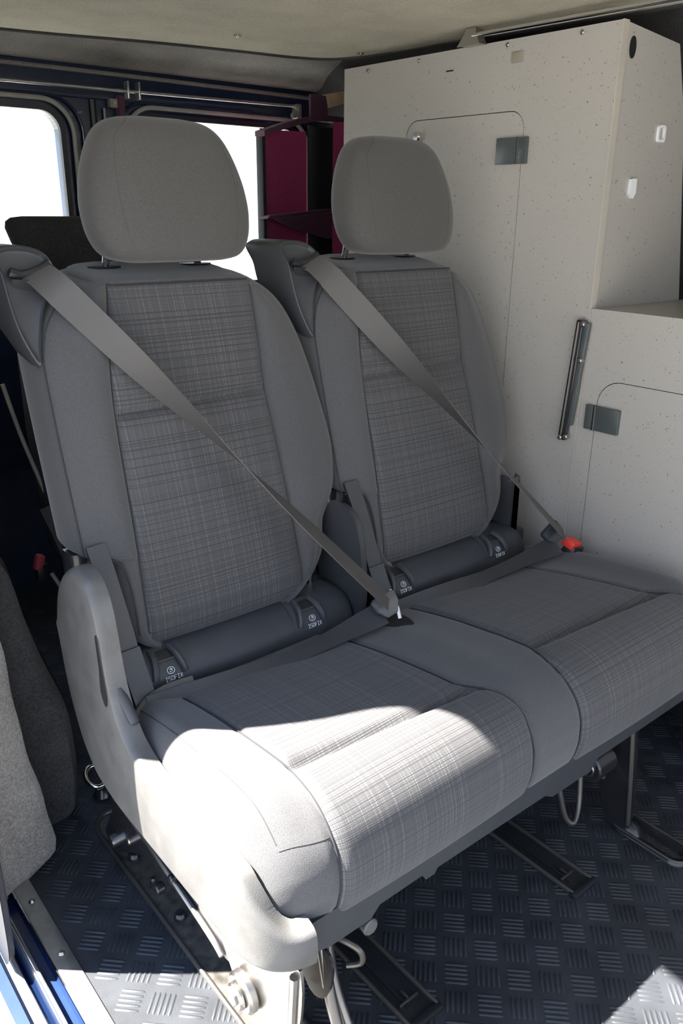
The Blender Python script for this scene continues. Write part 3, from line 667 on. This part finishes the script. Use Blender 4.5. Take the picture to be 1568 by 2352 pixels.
def build_headrest(root, dx):
    bm = NB(); rings = []
    Z = [1.016, 1.020, 1.028, 1.043, 1.067, 1.095, 1.123, 1.151, 1.180, 1.203, 1.218, 1.226, 1.2295]
    A = [0.085, 0.108, 0.122, 0.133, 0.140, 0.142, 0.139, 0.132, 0.121, 0.108, 0.092, 0.072, 0.045]
    B = [0.030, 0.040, 0.047, 0.053, 0.057, 0.059, 0.059, 0.057, 0.053, 0.047, 0.038, 0.027, 0.014]
    for z in np.concatenate([np.linspace(1.016, 1.034, 8), np.linspace(1.039, 1.195, 20), np.linspace(1.20, 1.2295, 12)]):
        a, b_ = float(pchip(Z, A, z)), float(pchip(Z, B, z)); cy = 1.262+0.18*(z-1.12)
        rings.append(rring(0.672+dx, cy, a, b_, z, 64, 3.0))
    loft(bm, rings); h = obj('headrest', bm, M['fabh'], root)
    def surf(xo, z, off=0.0006):
        a, b_ = float(pchip(Z, A, z)), float(pchip(Z, B, z)); s = min(abs(xo)/a, 0.999); return (0.672+xo+dx, 1.262+0.18*(z-1.12)-b_*(1-s**3.0)**(1/3.0)-off+0.0012, z)
    for sgn in (-1, 1):
        pts = [surf(sgn*float(pchip([1.015, 1.05, 1.12, 1.19, 1.23], [0.072, 0.094, 0.103, 0.094, 0.055], z)), z) for z in np.linspace(1.024, 1.224, 40)]
        bm = NB(); tube(bm, pts, 0.0007, 6); obj('seam', bm, M['seamh'], h)
    for x in (0.575, 0.743):
        bm = NB(); tube(bm, [(x+dx, 1.300, 0.99), (x+dx, 1.275, 1.07)], 0.0062, 16); obj('post', bm, M['chrome'], h, label='chrome post')
    return h
def ss(a, b_, x):
    t = min(1, max(0, (x-a)/(b_-a))); return t*t*(3-2*t)
def build_outlet(root, dx):
    """moulded shoulder cover the belt leaves through"""
    F = sm2([(0.386, 1.030), (0.387, 1.00), (0.389, 0.96), (0.396, 0.918), (0.413, 0.876), (0.421, 0.900), (0.430, 0.935), (0.441, 0.962), (0.456, 0.985), (0.468, 1.008), (0.464, 1.030), (0.445, 1.041), (0.415, 1.044), (0.395, 1.040)], 4)
    cxx, czz = 0.425, 0.985; bm = NB(); rings = []
    for t, k, lift in ((0.005, 0.80, 0), (0.004, 0.86, 0), (-0.001, 0.93, 0), (0.000, 0.97, 0), (0.005, 1.0, 0), (0.030, 1.0, 0.02), (0.060, 1.0, 0.10), (0.095, 0.99, 0.25), (0.105, 0.94, 0.30), (0.108, 0.80, 0.35)):
        rg = []
        for x, z in F:
            xx = cxx+(x-cxx)*k; zz = czz+(z-czz)*k; zz += lift*max(0, 1.0-zz); yy = 0.925+0.3*zz+t-0.010*max(0, (zz-1.0)/0.04)*0
            if x < cxx: xx -= 0.10*min(t, 0.06)
            rg.append((xx+dx, yy+0.020*ss(1.0, 1.045, z), zz))
        rings.append(rg)
    loft(bm, rings); o = obj('belt_outlet_cover', bm, M['plas'], root)
    # recessed mouth with a rounded lip under it
    sl_ = NB(); tube(sl_, smoothpath([(0.398+dx, 1.230, 1.010), (0.415+dx, 1.229, 1.004), (0.440+dx, 1.230, 1.009), (0.462+dx, 1.234, 1.020)], 5), [0.002]+[0.0075]*14+[0.003], 8); obj('slot', sl_, M['plasb'], o)
    lp = NB(); rings = []
    for k in range(13):
        g = math.pi*k/12; rings.append([(0.424+dx-0.026*math.cos(g), 1.222-0.006*math.sin(g)*math.cos(b_)+0.0, 0.998-0.020*math.sin(g)*(0.5-0.5*math.cos(b_))+0.002*math.cos(g)) for b_ in [2*math.pi*q/14 for q in range(14)]])
    loft(lp, rings); obj('slot_lip', lp, M['plas'], o)
    return o
def build_belt(root, dx):
    P0 = Vector((0.434, 1.232, 1.010)); P1 = Vector((0.452, 1.196, 0.988)); PE = Vector((0.868, 0.915, 0.462))
    pts, nr = [], []
    seq = [P0, Vector((0.441, 1.212, 1.003)), P1]
    n = 60
    for k in range(1, n+1): seq.append(P1.lerp(PE, k/n))
    for i, p in enumerate(seq):
        k = max(0, (i-2))/n; pts.append(p+Vector((dx, 0, 0)))
        ang = math.radians(float(pchip([0, 0.2, 0.48, 0.75, 1.0], [0, 30, 88, 116, 122], k)))
        t = (PE-P1).normalized(); n0 = Vector((-0.45, -0.80, 0.35)); n0 = (n0-t*n0.dot(t)).normalized(); s0 = t.cross(n0)
        nn = n0*math.cos(ang)+s0*math.sin(ang)
        if i < 3: nn = Vector((-0.1, -0.8, 0.6)).lerp(n0, i/3)
        nr.append(nn)
    bm = NB(); ribbon(bm, pts, nr, 0.046); return obj('shoulder_belt', bm, M['web'], root)
def isofix(root, dx, x, mirror=1):
    """recess with two guide ridges, symbol and lettering on the roll pad"""
    cx = x+dx; o = None
    # cover plate wraps the roll
    bm = NB(); P = []
    for i in range(17):
        g = math.radians(8+i*5.2); rw = []
        R_ = 0.0575
        for j in range(13):
            h = math.sin(math.pi*min(1, (i+1.5)/17)*0.5+0.0); half = 0.036*(1-((16-i)/16)**6*0.0)*(1 if i < 10 else math.sqrt(max(0.02, 1-((i-10)/6.3)**2)))
            xx = cx+(j/12*2-1)*half; rw.append((xx, ROLL[0]-R_*math.sin(g)*0.98, ROLL[1]+R_*math.cos(g)))
        P.append(rw)
    grid(bm, P); o = obj('isofix_cover', bm, M['plas'], root, label='round-ended isofix cover')
    def onroll(xx, g, R_): g = math.radians(g); return Vector((xx, ROLL[0]-R_*math.sin(g), ROLL[1]+R_*math.cos(g)))
    bm = NB(); P = [[onroll(cx+(j/6*2-1)*0.017, 18+i*3.0, 0.0582) for j in range(7)] for i in range(7)]; grid(bm, P); obj('opening', bm, M['plasb'], o)
    for s in (-1, 1):
        bm = NB(); tube(bm, smoothpath([onroll(cx+s*0.016, 14, 0.059), onroll(cx+s*0.019, 35, 0.063), onroll(cx+s*0.023, 52, 0.062), onroll(cx+s*0.026, 66, 0.058)], 6), [0.003]+[0.0055]*17+[0.002], 8); obj('guide_ridge', bm, M['plas'], o)
    bm = NB(); tube(bm, [onroll(cx-0.016, 38, 0.0585), onroll(cx+0.016, 38, 0.0585)], 0.002, 8); obj('crossbar', bm, M['plas'], o)
    # symbol: ring round a small figure
    g0 = 56; R_ = 0.0590
    def loc(a, c): return onroll(cx+0.002+a, g0-c/R_*57.3, R_)
    bm = NB(); tube(bm, [loc(0.0062*math.cos(q), 0.0052*math.sin(q)) for q in [k*math.pi/12 for k in range(24)]], 0.00055, 6, True)
    tube(bm, [loc(-0.002, 0.002), loc(0.001, 0.001), loc(0.0025, -0.002)], 0.0006, 6); tube(bm, [loc(0.0, 0.003), loc(0.003, 0.001)], 0.0006, 6); tube(bm, [loc(-0.0025, -0.001), loc(0.0, -0.0028)], 0.0006, 6)
    obj('child_seat_symbol', bm, M['white'], o)
    # ISOFIX lettering from strokes
    G = {'I': [[(0, 0), (2, 0)], [(1, 0), (1, 4)], [(0, 4), (2, 4)]], 'S': [[(2.4, 3.6), (1.8, 4), (.6, 4), (0, 3.4), (0, 2.6), (.6, 2.1), (1.8, 1.9), (2.4, 1.4), (2.4, .6), (1.8, 0), (.6, 0), (0, .4)]],
         'O': [[(.6, 0), (0, .8), (0, 3.2), (.6, 4), (1.8, 4), (2.4, 3.2), (2.4, .8), (1.8, 0), (.6, 0)]], 'F': [[(0, 0), (0, 4), (2.4, 4)], [(0, 2.1), (1.9, 2.1)]], 'X': [[(0, 0), (2.4, 4)], [(0, 4), (2.4, 0)]]}
    bm = NB(); k = 0.00155; tot = 0
    for ch in 'ISOFIX': tot += (2 if ch == 'I' else 2.4)+1.0
    px = -tot/2
    for ch in 'ISOFIX':
        for stq in G[ch]: tube(bm, [loc((px+a)*k+0.003, -0.0125+(c-2)*k*1.05) for a, c in stq], 0.0005, 5)
        px += (2 if ch == 'I' else 2.4)+1.0
    obj('isofix_lettering', bm, M['white'], o)
    return o
ROLL = (1.062, 0.388)
def build_roll(root, dx):
    bm = NB(); rings = []
    for x, q in ((0.452, 0.75), (0.458, 0.92), (0.47, 1.0), (0.65, 1.0), (0.83, 1.0), (0.858, 0.97), (0.872, 0.85), (0.878, 0.6)):
        pr = [(ROLL[0]+0.03, ROLL[1]+0.056*q)]+[(ROLL[0]-0.056*q*math.sin(g), ROLL[1]+0.056*q*math.cos(g)) for g in [math.radians(a) for a in range(0, 101, 10)]]+[(ROLL[0]-0.045*q, ROLL[1]-0.06), (ROLL[0]+0.03, ROLL[1]-0.06)]
        rings.append([(x+dx, y, z) for y, z in pr])
    loft(bm, rings); p = obj('roll_pad', bm, M['pad'], root)
    isofix(p, dx, 0.497); isofix(p, dx, 0.775)
    return p
for dx in (0.0, 0.5):
    build_backrest(bench, dx); build_headrest(bench, dx); build_outlet(bench, dx); build_belt(bench, dx); build_roll(bench, dx)

# -- seat cushion
X0, X1 = 0.404, 1.446
PY = [1.06, 1.00, 0.95, 0.90, 0.85, 0.80, 0.75, 0.71, 0.68, 0.65, 0.625, 0.605, 0.591, 0.582, 0.577, 0.576, 0.579, 0.585, 0.596]
PZ = [0.372, 0.388, 0.400, 0.409, 0.416, 0.421, 0.425, 0.427, 0.427, 0.424, 0.417, 0.405, 0.390, 0.372, 0.352, 0.330, 0.308, 0.288, 0.272]
PS = np.concatenate([[0], np.cumsum(np.hypot(np.diff(PY), np.diff(PZ)))]); PT = PS[-1]
def ins_edges(s, side):
    y = float(pchip(PS, PY, s)); z = float(pchip(PS, PZ, s)); q = min(1, max(0, (s-0.36)/0.12)); b_ = min(1, s/0.36)
    if side == 0: return 0.492+0.008*b_-0.012*q, 0.790+0.022*b_+0.045*math.sin(q*math.pi*0.62)
    return 0.972+0.020*b_-0.010*math.sin(q*math.pi*0.62)-0.012*q, 1.262+0.060*b_+0.055*math.sin(q*math.pi*0.62)
def cpoint(x, s, off=0.0):
    y = float(pchip(PS, PY, s)); z = float(pchip(PS, PZ, s))
    e = 0.004; ty = float(pchip(PS, PY, s+e)-pchip(PS, PY, s-e)); tz = float(pchip(PS, PZ, s+e)-pchip(PS, PZ, s-e)); L = math.hypot(ty, tz) or 1
    ny, nz = tz/L, -ty/L
    if nz < 0 and y > 0.63: ny, nz = -ny, -nz
    h = off; topw = ss(0.60, 0.66, y)
    for sd in (0, 1):
        a, b_ = ins_edges(s, sd)
        for ed in (a, b_): h -= 0.0045*math.exp(-((x-ed)/0.005)**2)
        if a < x < b_:
            t = (2*x-a-b_)/(b_-a); h += 0.003*(1-t*t)
            sc = 0.375+0.012*t; fade = min(1, (1-abs(t))*10+0.3)
            h -= 0.012*math.exp(-((s-sc)/0.011)**2)*fade
            h += 0.006*math.sin(math.pi*min(1, max(0, (s-sc)/0.13)))*(1-t*t*0.6)
            h -= 0.006*topw*(1-t*t)*(1 if s < sc else 0)
        else:
            pass
    for bx, am in ((0.445, 0.010), (0.885, 0.004), (1.395, 0.012)): h += am*math.exp(-((x-bx)/0.035)**2)*topw
    z -= 0.008*(x-0.55)*(1-ss(0.27, 0.40, z))*(1 if y < 0.7 else 0)
    # end rounding
    d = min(x-X0, X1-x); r1 = 0.045; e1 = 0.0
    if d < r1: e1 = 1-math.sqrt(max(0, 1-((r1-d)/r1)**2))
    z2 = z-(0.055*e1)*(1 if z > 0.36 else max(0, (z-0.27)/0.09))
    r3 = 0.11; e3 = 0.0
    if d < r3: e3 = 1-math.sqrt(max(0, 1-((r3-d)/r3)**2))
    y2 = y+0.075*e3*(1-ss(0.60, 0.85, y))
    return Vector((x, y2+ny*h, z2+nz*h))
xs = np.unique(np.concatenate([X0+0.06*(1-np.cos(np.linspace(0, math.pi/2, 16))), np.linspace(0.465, 1.385, 185), X1-0.06*(1-np.cos(np.linspace(0, math.pi/2, 16)))]))
sv = np.concatenate([np.linspace(0, 0.33, 30), np.linspace(0.335, 0.42, 30), np.linspace(0.425, PT-0.001, 46)])
bm = NB(); rings = []
for x in xs:
    rg = [cpoint(float(x), float(s)) for s in sv]
    rg += [Vector((x, 0.64, 0.275)), Vector((x, 0.85, 0.29)), Vector((x, 1.06, 0.30))]
    rings.append(rg)
loft(bm, rings); cush = obj('seat_cushion', bm, M['fab'], bench)
for sd in (0, 1):
    bm = NB(); P, UV = [], []
    for s in np.concatenate([np.linspace(0.03, 0.33, 50), np.linspace(0.333, 0.42, 36), np.linspace(0.425, PT-0.003, 60)]):
        a, b_ = ins_edges(s, sd); a += 0.001; b_ -= 0.001; rw, uw = [], []
        for k in range(70):
            t = k/69; x = a+(b_-a)*t; rw.append(cpoint(x, float(s), 0.0026*min(1, min(t, 1-t)*30+0.1))); uw.append((x+3*sd, s+sd))
        P.append(rw); UV.append(uw)
    grid(bm, P, UV); obj('plaid_insert', bm, M['plaid2'], cush, label='plaid woven sitting panel')
    for q in (0, 1):
        bm = NB(); tube(bm, [cpoint(ins_edges(s, sd)[q], float(s), 0.002) for s in np.linspace(0.03, PT-0.004, 90)], 0.0013, 6); obj('seam', bm, M['seam'], cush)
bm = NB(); tube(bm, [cpoint(0.428+0.0*s, float(s), 0.0) for s in np.linspace(0.06, 0.47, 60)], 0.0008, 6); obj('seam', bm, M['seamh'], cush)
bm = NB(); tube(bm, [cpoint(float(x), 0.478, 0.0) for x in np.linspace(0.428, 0.487, 14)], 0.0008, 6); obj('seam', bm, M['seamh'], cush)
# belt wells in the cushion
bm = NB(); prism(bm, sm2([(0.872, 0.955), (0.905, 0.965), (0.925, 0.93), (0.915, 0.895), (0.885, 0.90)], 4), 2, 0.395, 0.412, 0.003); obj('buckle_well', bm, M['plasb'], cush)

# -- side shield along the near end and round the corner
CT_Y = [0.60, 0.70, 0.80, 0.86, 0.905, 0.935, 0.953, 0.966, 0.974, 0.982, 0.995, 1.015, 1.045, 1.080, 1.108, 1.124, 1.133, 1.136]
CT_Z = [0.362, 0.370, 0.371, 0.377, 0.392, 0.418, 0.450, 0.490, 0.535, 0.568, 0.595, 0.611, 0.617, 0.603, 0.575, 0.545, 0.515, 0.500]
CB_Y = [0.60, 0.95, 1.03, 1.075, 1.105, 1.122, 1.131, 1.136]
CB_Z = [0.245, 0.246, 0.258, 0.290, 0.340, 0.39, 0.44, 0.496]
def cover_pt(q, d):
    """q = distance along the path from the rear tip, d = outward offset"""
    LS = 1.136-0.655
    if q <= LS: return Vector((0.389-d, 1.136-q, 0)), q
    L = 0.0; pth = smoothpath([(0.389, 0.655, 0), (0.3905, 0.632, 0), (0.399, 0.608, 0), (0.416, 0.592, 0), (0.436, 0.584, 0), (0.456, 0.581, 0)], 6)
    for a, c in zip(pth[:-1], pth[1:]):
        l = (c-a).length
        if L+l >= q-LS or c is pth[-1]:
            t = (c-a)/l; nn = Vector((t.y, -t.x, 0))
            if nn.dot(Vector((-1, -1, 0))) < 0: nn = -nn
            return a+t*min(l, q-LS-L)+nn*d, q
        L += l
bm = NB(); rings = []
qs = list(np.linspace(0.0006, 0.03, 12))+list(np.linspace(0.036, 0.23, 56))+list(np.linspace(0.24, 0.481, 24))+list(np.linspace(0.486, 0.583, 22))
for q in qs:
    y = 1.136-min(q, 0.481); e = max(0, q-0.481)
    zt = float(pchip(CT_Y, CT_Z, y))-0.064*ss(0.0, 0.085, e); zb = float(pchip(CB_Y, CB_Z, y)); h = zt-zb; r_ = min(0.013, h*0.42); rg = []
    for k in range(6): g = math.pi/2*k/5; rg.append((zb+r_*(1-math.sin(g)), 0.015-r_+r_*math.cos(g)))
    rg = rg[::-1]
    for k in range(1, 5): rg.append((zb+r_+(h-2*r_)*k/5, 0.015+0.0015*math.sin(math.pi*k/5)))
    for k in range(6): g = math.pi/2*k/5; rg.append((zt-r_+r_*math.sin(g), 0.015-r_+r_*math.cos(g)))
    rg += [(zt, -0.014), (zb, -0.014)]
    out = []
    for z, d in rg:
        p, _ = cover_pt(q, d); p.z = z; out.append(p)
    rings.append(out)
loft(bm, rings); shield = obj('side_cover', bm, M['plash'], bench, label='scuffed grey plastic side cover')
bm = NB(); prism(bm, sm2([(0.970, 0.500), (0.976, 0.535), (0.983, 0.535), (0.980, 0.49), (0.982, 0.45), (0.97, 0.43), (0.962, 0.445)], 3), 0, 0.3722, 0.3745); obj('lever_slot', bm, M['plasb'], shield)
bm = NB(); tube(bm, smoothpath([(0.386, 0.992, 0.503), (0.388, 0.972, 0.468), (0.393, 0.952, 0.440), (0.398, 0.930, 0.410)], 6), [0.005]+[0.0085]*17+[0.004], 10, flat=1.0); obj('release_lever', bm, M['plas'], shield)
# hinge cover between the two seats and at the far side
def hinge_cover(dx, far=False):
    pl_ = [(1.055, 0.592), (1.085, 0.59), (1.11, 0.55), (1.12, 0.48), (1.10, 0.40), (1.06, 0.385), (1.02, 0.385), (1.005, 0.415), (1.005, 0.47), (1.012, 0.53), (1.028, 0.575)]
    if far: pl_ = [(max(y, 1.06), min(z-0.03, 0.545)) for y, z in pl_]
    bm = NB(); prism(bm, sm2(pl_, 4), 0, 0.378+dx-(0.020 if far else 0), 0.402+dx-(0.022 if far else 0), 0.008, 3); return obj('hinge_cover', bm, M['plas'], bench)
hinge_cover(0.5); hinge_cover(1.0, True)
# upright belt straps in their sleeves, in the notch beside each backrest
for dx in (0.0, 0.5):
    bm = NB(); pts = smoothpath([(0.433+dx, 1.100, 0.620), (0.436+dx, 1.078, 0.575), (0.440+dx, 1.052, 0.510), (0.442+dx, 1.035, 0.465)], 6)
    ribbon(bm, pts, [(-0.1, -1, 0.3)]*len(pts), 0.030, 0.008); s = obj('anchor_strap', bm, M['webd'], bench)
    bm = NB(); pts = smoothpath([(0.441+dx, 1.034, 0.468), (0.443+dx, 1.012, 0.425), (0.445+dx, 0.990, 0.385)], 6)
    ribbon(bm, pts, [(-0.1, -1, 0.45)]*len(pts), 0.034, 0.012); obj('strap_sleeve', bm, M['plas'], s)
    bm = NB(); box(bm, (0.405+dx, 1.13, 0.40), (0.466+dx, 1.17, 0.60), 0.004); obj('hinge_bracket', bm, M['blk'], bench)
# dark frame between backrests and cushion
bm = NB(); box(bm, (0.40, 1.06, 0.26), (1.43, 1.16, 0.42), 0.01); obj('back_frame', bm, M['blk'], bench)
for x in (0.835, 1.335):
    bm = NB(); tube(bm, [(x, 1.10, 0.40), (x, 1.095, 0.475)], 0.006, 10); obj('frame_pin', bm, M['chrome'], bench)
# lap belts
def lap(pa, pb, dx, sag=0.01, mat='webd'):
    bm = NB(); A, B = Vector(pa), Vector(pb); pts, nr = [], []
    for k in range(31):
        t = k/30; p = A.lerp(B, t); p.z -= sag*math.sin(math.pi*t); pts.append(p)
        g = math.radians(20+60*ss(0.0, 0.7, t)-25*ss(0.75, 1, t)); nr.append((0, -math.cos(g), math.sin(g)))
    ribbon(bm, pts, nr, 0.045, widths=[0.030+0.014*abs(math.cos(math.pi*0.9*k/30)) for k in range(31)]); return obj('lap_belt', bm, M[mat], bench)
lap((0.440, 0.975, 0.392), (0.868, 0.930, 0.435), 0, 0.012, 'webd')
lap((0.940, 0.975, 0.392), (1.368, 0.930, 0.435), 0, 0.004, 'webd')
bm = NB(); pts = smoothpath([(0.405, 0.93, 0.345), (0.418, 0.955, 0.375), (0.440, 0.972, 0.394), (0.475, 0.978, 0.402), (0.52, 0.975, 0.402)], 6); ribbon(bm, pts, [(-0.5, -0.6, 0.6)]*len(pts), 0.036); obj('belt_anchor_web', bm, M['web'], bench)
# tongues and buckles
def tongue(cx, cy, cz, mid):
    d = Vector((0.10, -0.30, -0.42)).normalized() if mid else Vector((0.3, -0.35, -0.5)).normalized()
    s_ = Vector((0.9, -0.25, 0.15)).normalized(); s_ = (s_-d*s_.dot(d)).normalized(); n_ = d.cross(s_)
    c0 = Vector((cx, cy, cz)); bm = NB(); rings = []
    for q, wd, th in ((0, 0.018, 0.004), (0.004, 0.024, 0.007), (0.022, 0.023, 0.007), (0.036, 0.014, 0.005), (0.040, 0.010, 0.003)):
        rings.append([c0+d*q+s_*wd*a+n_*th*b_ for a, b_ in ((-1, -.6), (-.9, -1), (.9, -1), (1, -.6), (1, .6), (.9, 1), (-.9, 1), (-1, .6))])
    loft(bm, rings); o = obj('belt_tongue', bm, M['plash'] if mid else M['plas'], bench)
    bm = NB(); tube(bm, [c0+s_*0.019+d*0.0, c0+s_*0.015+d*0.035, c0+s_*0.009+d*0.052], 0.0038, 8); obj('metal_plate', bm, M['alu'], o)
    bm = NB()
    for k in range(4): tube(bm, [c0+d*(0.008+k*0.006)-s_*0.021+n_*-0.008, c0+d*(0.008+k*0.006)-s_*0.004+n_*-0.008], 0.0013, 6)
    obj('grip_ribs', bm, M['plasb'], o); return o
tongue(0.868, 0.935, 0.468, True)
tongue(1.362, 0.955, 0.470, False)
bk = NB(); box(bk, (1.383, 0.905, 0.375), (1.423, 0.935, 0.432), 0.005, rot=Matrix.Rotation(0.25, 3, 'X') @ Matrix.Rotation(0.2, 3, 'Y')); b0 = obj('buckle', bk, M['plasb'], bench)
bk = NB(); box(bk, (1.386, 0.903, 0.424), (1.420, 0.932, 0.442), 0.003, rot=Matrix.Rotation(0.25, 3, 'X') @ Matrix.Rotation(0.2, 3, 'Y')); obj('release_button', bk, M['red'], b0, label='red release button')

# -- front skirt under the cushion
bm = NB()
sk = [(0.450, 0.290), (0.450, 0.246), (0.480, 0.238), (0.545, 0.237), (0.560, 0.252), (0.640, 0.252), (0.648, 0.240), (0.662, 0.240), (0.668, 0.248), (0.91, 0.244), (0.93, 0.232), (1.03, 0.230), (1.05, 0.248), (1.38, 0.248), (1.40, 0.280)]
prism(bm, sk, 1, 0.588, 0.60, 0.0025, 2, 'a'); obj('front_skirt', bm, M['plas'], bench)
bm = NB(); box(bm, (0.41, 0.605, 0.245), (1.40, 1.08, 0.275), 0.006); obj('seat_pan', bm, M['blk'], bench)

# -- near leg under the left end
bm = NB(); prism(bm, sm2([(0.775, 0.250), (0.60, 0.250), (0.572, 0.235), (0.578, 0.15), (0.60, 0.075), (0.635, 0.045), (0.68, 0.045), (0.715, 0.08), (0.755, 0.14), (0.80, 0.185)], 4), 0, 0.420, 0.426, 0.0015, 2)
leg = obj('leg', bm, M['steel'], bench, label='bare steel leg plate')
bm = NB(); tube(bm, [(0.418, 0.582, 0.235), (0.418, 0.588, 0.15), (0.418, 0.608, 0.078), (0.418, 0.640, 0.052)], 0.006, 8); obj('flange', bm, M['steel'], leg)
bm = NB(); cyl(bm, (0.404, 0.690, 0.112), (0.420, 0.690, 0.112), 0.030, 0.030, 28, 0.004); cyl(bm, (0.396, 0.690, 0.112), (0.405, 0.690, 0.112), 0.019, 0.019, 24, 0.003); bt = obj('pivot_bolt', bm, M['steel'], leg)
bm = NB(); cyl(bm, (0.392, 0.690, 0.112), (0.398, 0.690, 0.112), 0.011, 0.010, 6, 0.001); obj('bolt_head', bm, M['steel'], bt)
bm = NB(); tube(bm, [(0.425+0.045*0, 0.690+0.047*math.cos(a), 0.115+0.047*math.sin(a)) for a in [math.radians(k) for k in range(20, 260, 12)]], 0.004, 8); obj('raised_ring', bm, M['steel'], leg)
bm = NB(); prism(bm, sm2([(0.80, 0.235), (1.02, 0.245), (1.16, 0.06), (1.17, 0.025), (1.13, 0.022), (1.0, 0.10), (0.86, 0.10), (0.74, 0.10), (0.72, 0.16)], 4), 0, 0.428, 0.440, 0.002, 2); arm = obj('side_arm', bm, M['blk'], bench)
bm = NB(); tube(bm, smoothpath([(0.424, 1.06, 0.155), (0.424, 0.93, 0.135), (0.424, 0.80, 0.112), (0.424, 0.765, 0.10)], 6), 0.005, 10); obj('arm_rod', bm, M['steel'], arm)
for y, z, q in ((1.125, 0.05, 0.012), (1.05, 0.105, 0.008), (0.955, 0.075, 0.010), (0.90, 0.14, 0.007)):
    bm = NB(); cyl(bm, (0.415, y, z), (0.430, y, z), q, q, 16, 0.002); obj('arm_bolt', bm, M['steel'] if y > 1.0 else M['blk'], arm)
bm = NB(); prism(bm, sm2([(0.60, 0.235), (0.575, 0.22), (0.585, 0.16), (0.62, 0.14), (0.66, 0.20), (0.67, 0.235)], 4), 0, 0.47, 0.475, 0.001); obj('inner_plate', bm, M['blk'], leg)
for x, y0, y1 in ((0.475, 0.60, 0.56), (0.495, 0.62, 0.57)):
    bm = NB(); tube(bm, smoothpath([(x, y0, 0.23), (x+0.004, y0-0.015, 0.14), (x+0.01, y1, 0.06), (x+0.012, y1-0.02, 0.004)], 6), 0.008, 10); obj('foot_tube', bm, M['steel'], leg)
bm = NB(); tube(bm, smoothpath([(0.50, 0.60, 0.225), (0.515, 0.575, 0.215), (0.52, 0.575, 0.19), (0.508, 0.59, 0.18)], 5), 0.004, 8); obj('hook', bm, M['dsteel'], leg)
bm = NB(); cyl(bm, (0.545, 0.585, 0.222), (0.545, 0.600, 0.222), 0.012, 0.010, 16, 0.002); obj('stud', bm, M['plash'], leg)
# cover over near leg plate, lower edge of side cover
# -- far leg
bm = NB(); prism(bm, sm2([(0.68, 0.245), (0.615, 0.245), (0.600, 0.20), (0.592, 0.12), (0.585, 0.05), (0.60, 0.012), (0.635, 0.012), (0.650, 0.08), (0.69, 0.12), (0.74, 0.20), (0.74, 0.245)], 4), 0, 1.192, 1.204, 0.002); leg2 = obj('leg', bm, M['blk'], bench, label='black painted leg plate')
bm = NB(); tube(bm, [(1.190, 0.607, 0.225), (1.188, 0.596, 0.13), (1.190, 0.588, 0.03)], 0.0045, 8); obj('flange', bm, M['dsteel'], leg2)
bm = NB(); tube(bm, smoothpath([(1.075, 0.70, 0.20), (1.078, 0.672, 0.12), (1.085, 0.655, 0.06), (1.10, 0.645, 0.045), (1.125, 0.655, 0.07), (1.14, 0.67, 0.13)], 6), 0.0055, 10); obj('hook', bm, M['dsteel'], leg2)
bm = NB(); cyl(bm, (1.110, 0.64, 0.165), (1.165, 0.64, 0.165), 0.028, 0.028, 24, 0.003); bs = obj('spring_housing', bm, M['blk'], leg2)
bm = NB()
for k in range(4): tube(bm, [(1.108+k*0.006, 0.64+0.014*math.cos(a), 0.165+0.014*math.sin(a)) for a in [q*math.pi/10 for q in range(20)]], 0.0022, 6, True)
cyl(bm, (1.095, 0.64, 0.165), (1.13, 0.64, 0.165), 0.010, 0.010, 16, 0.002); obj('spring', bm, M['steel'], bs)
bm = NB(); tube(bm, [(1.160, 0.635, 0.235), (1.150, 0.630, 0.13)], 0.005, 8); obj('tie_rod', bm, M['dsteel'], leg2)
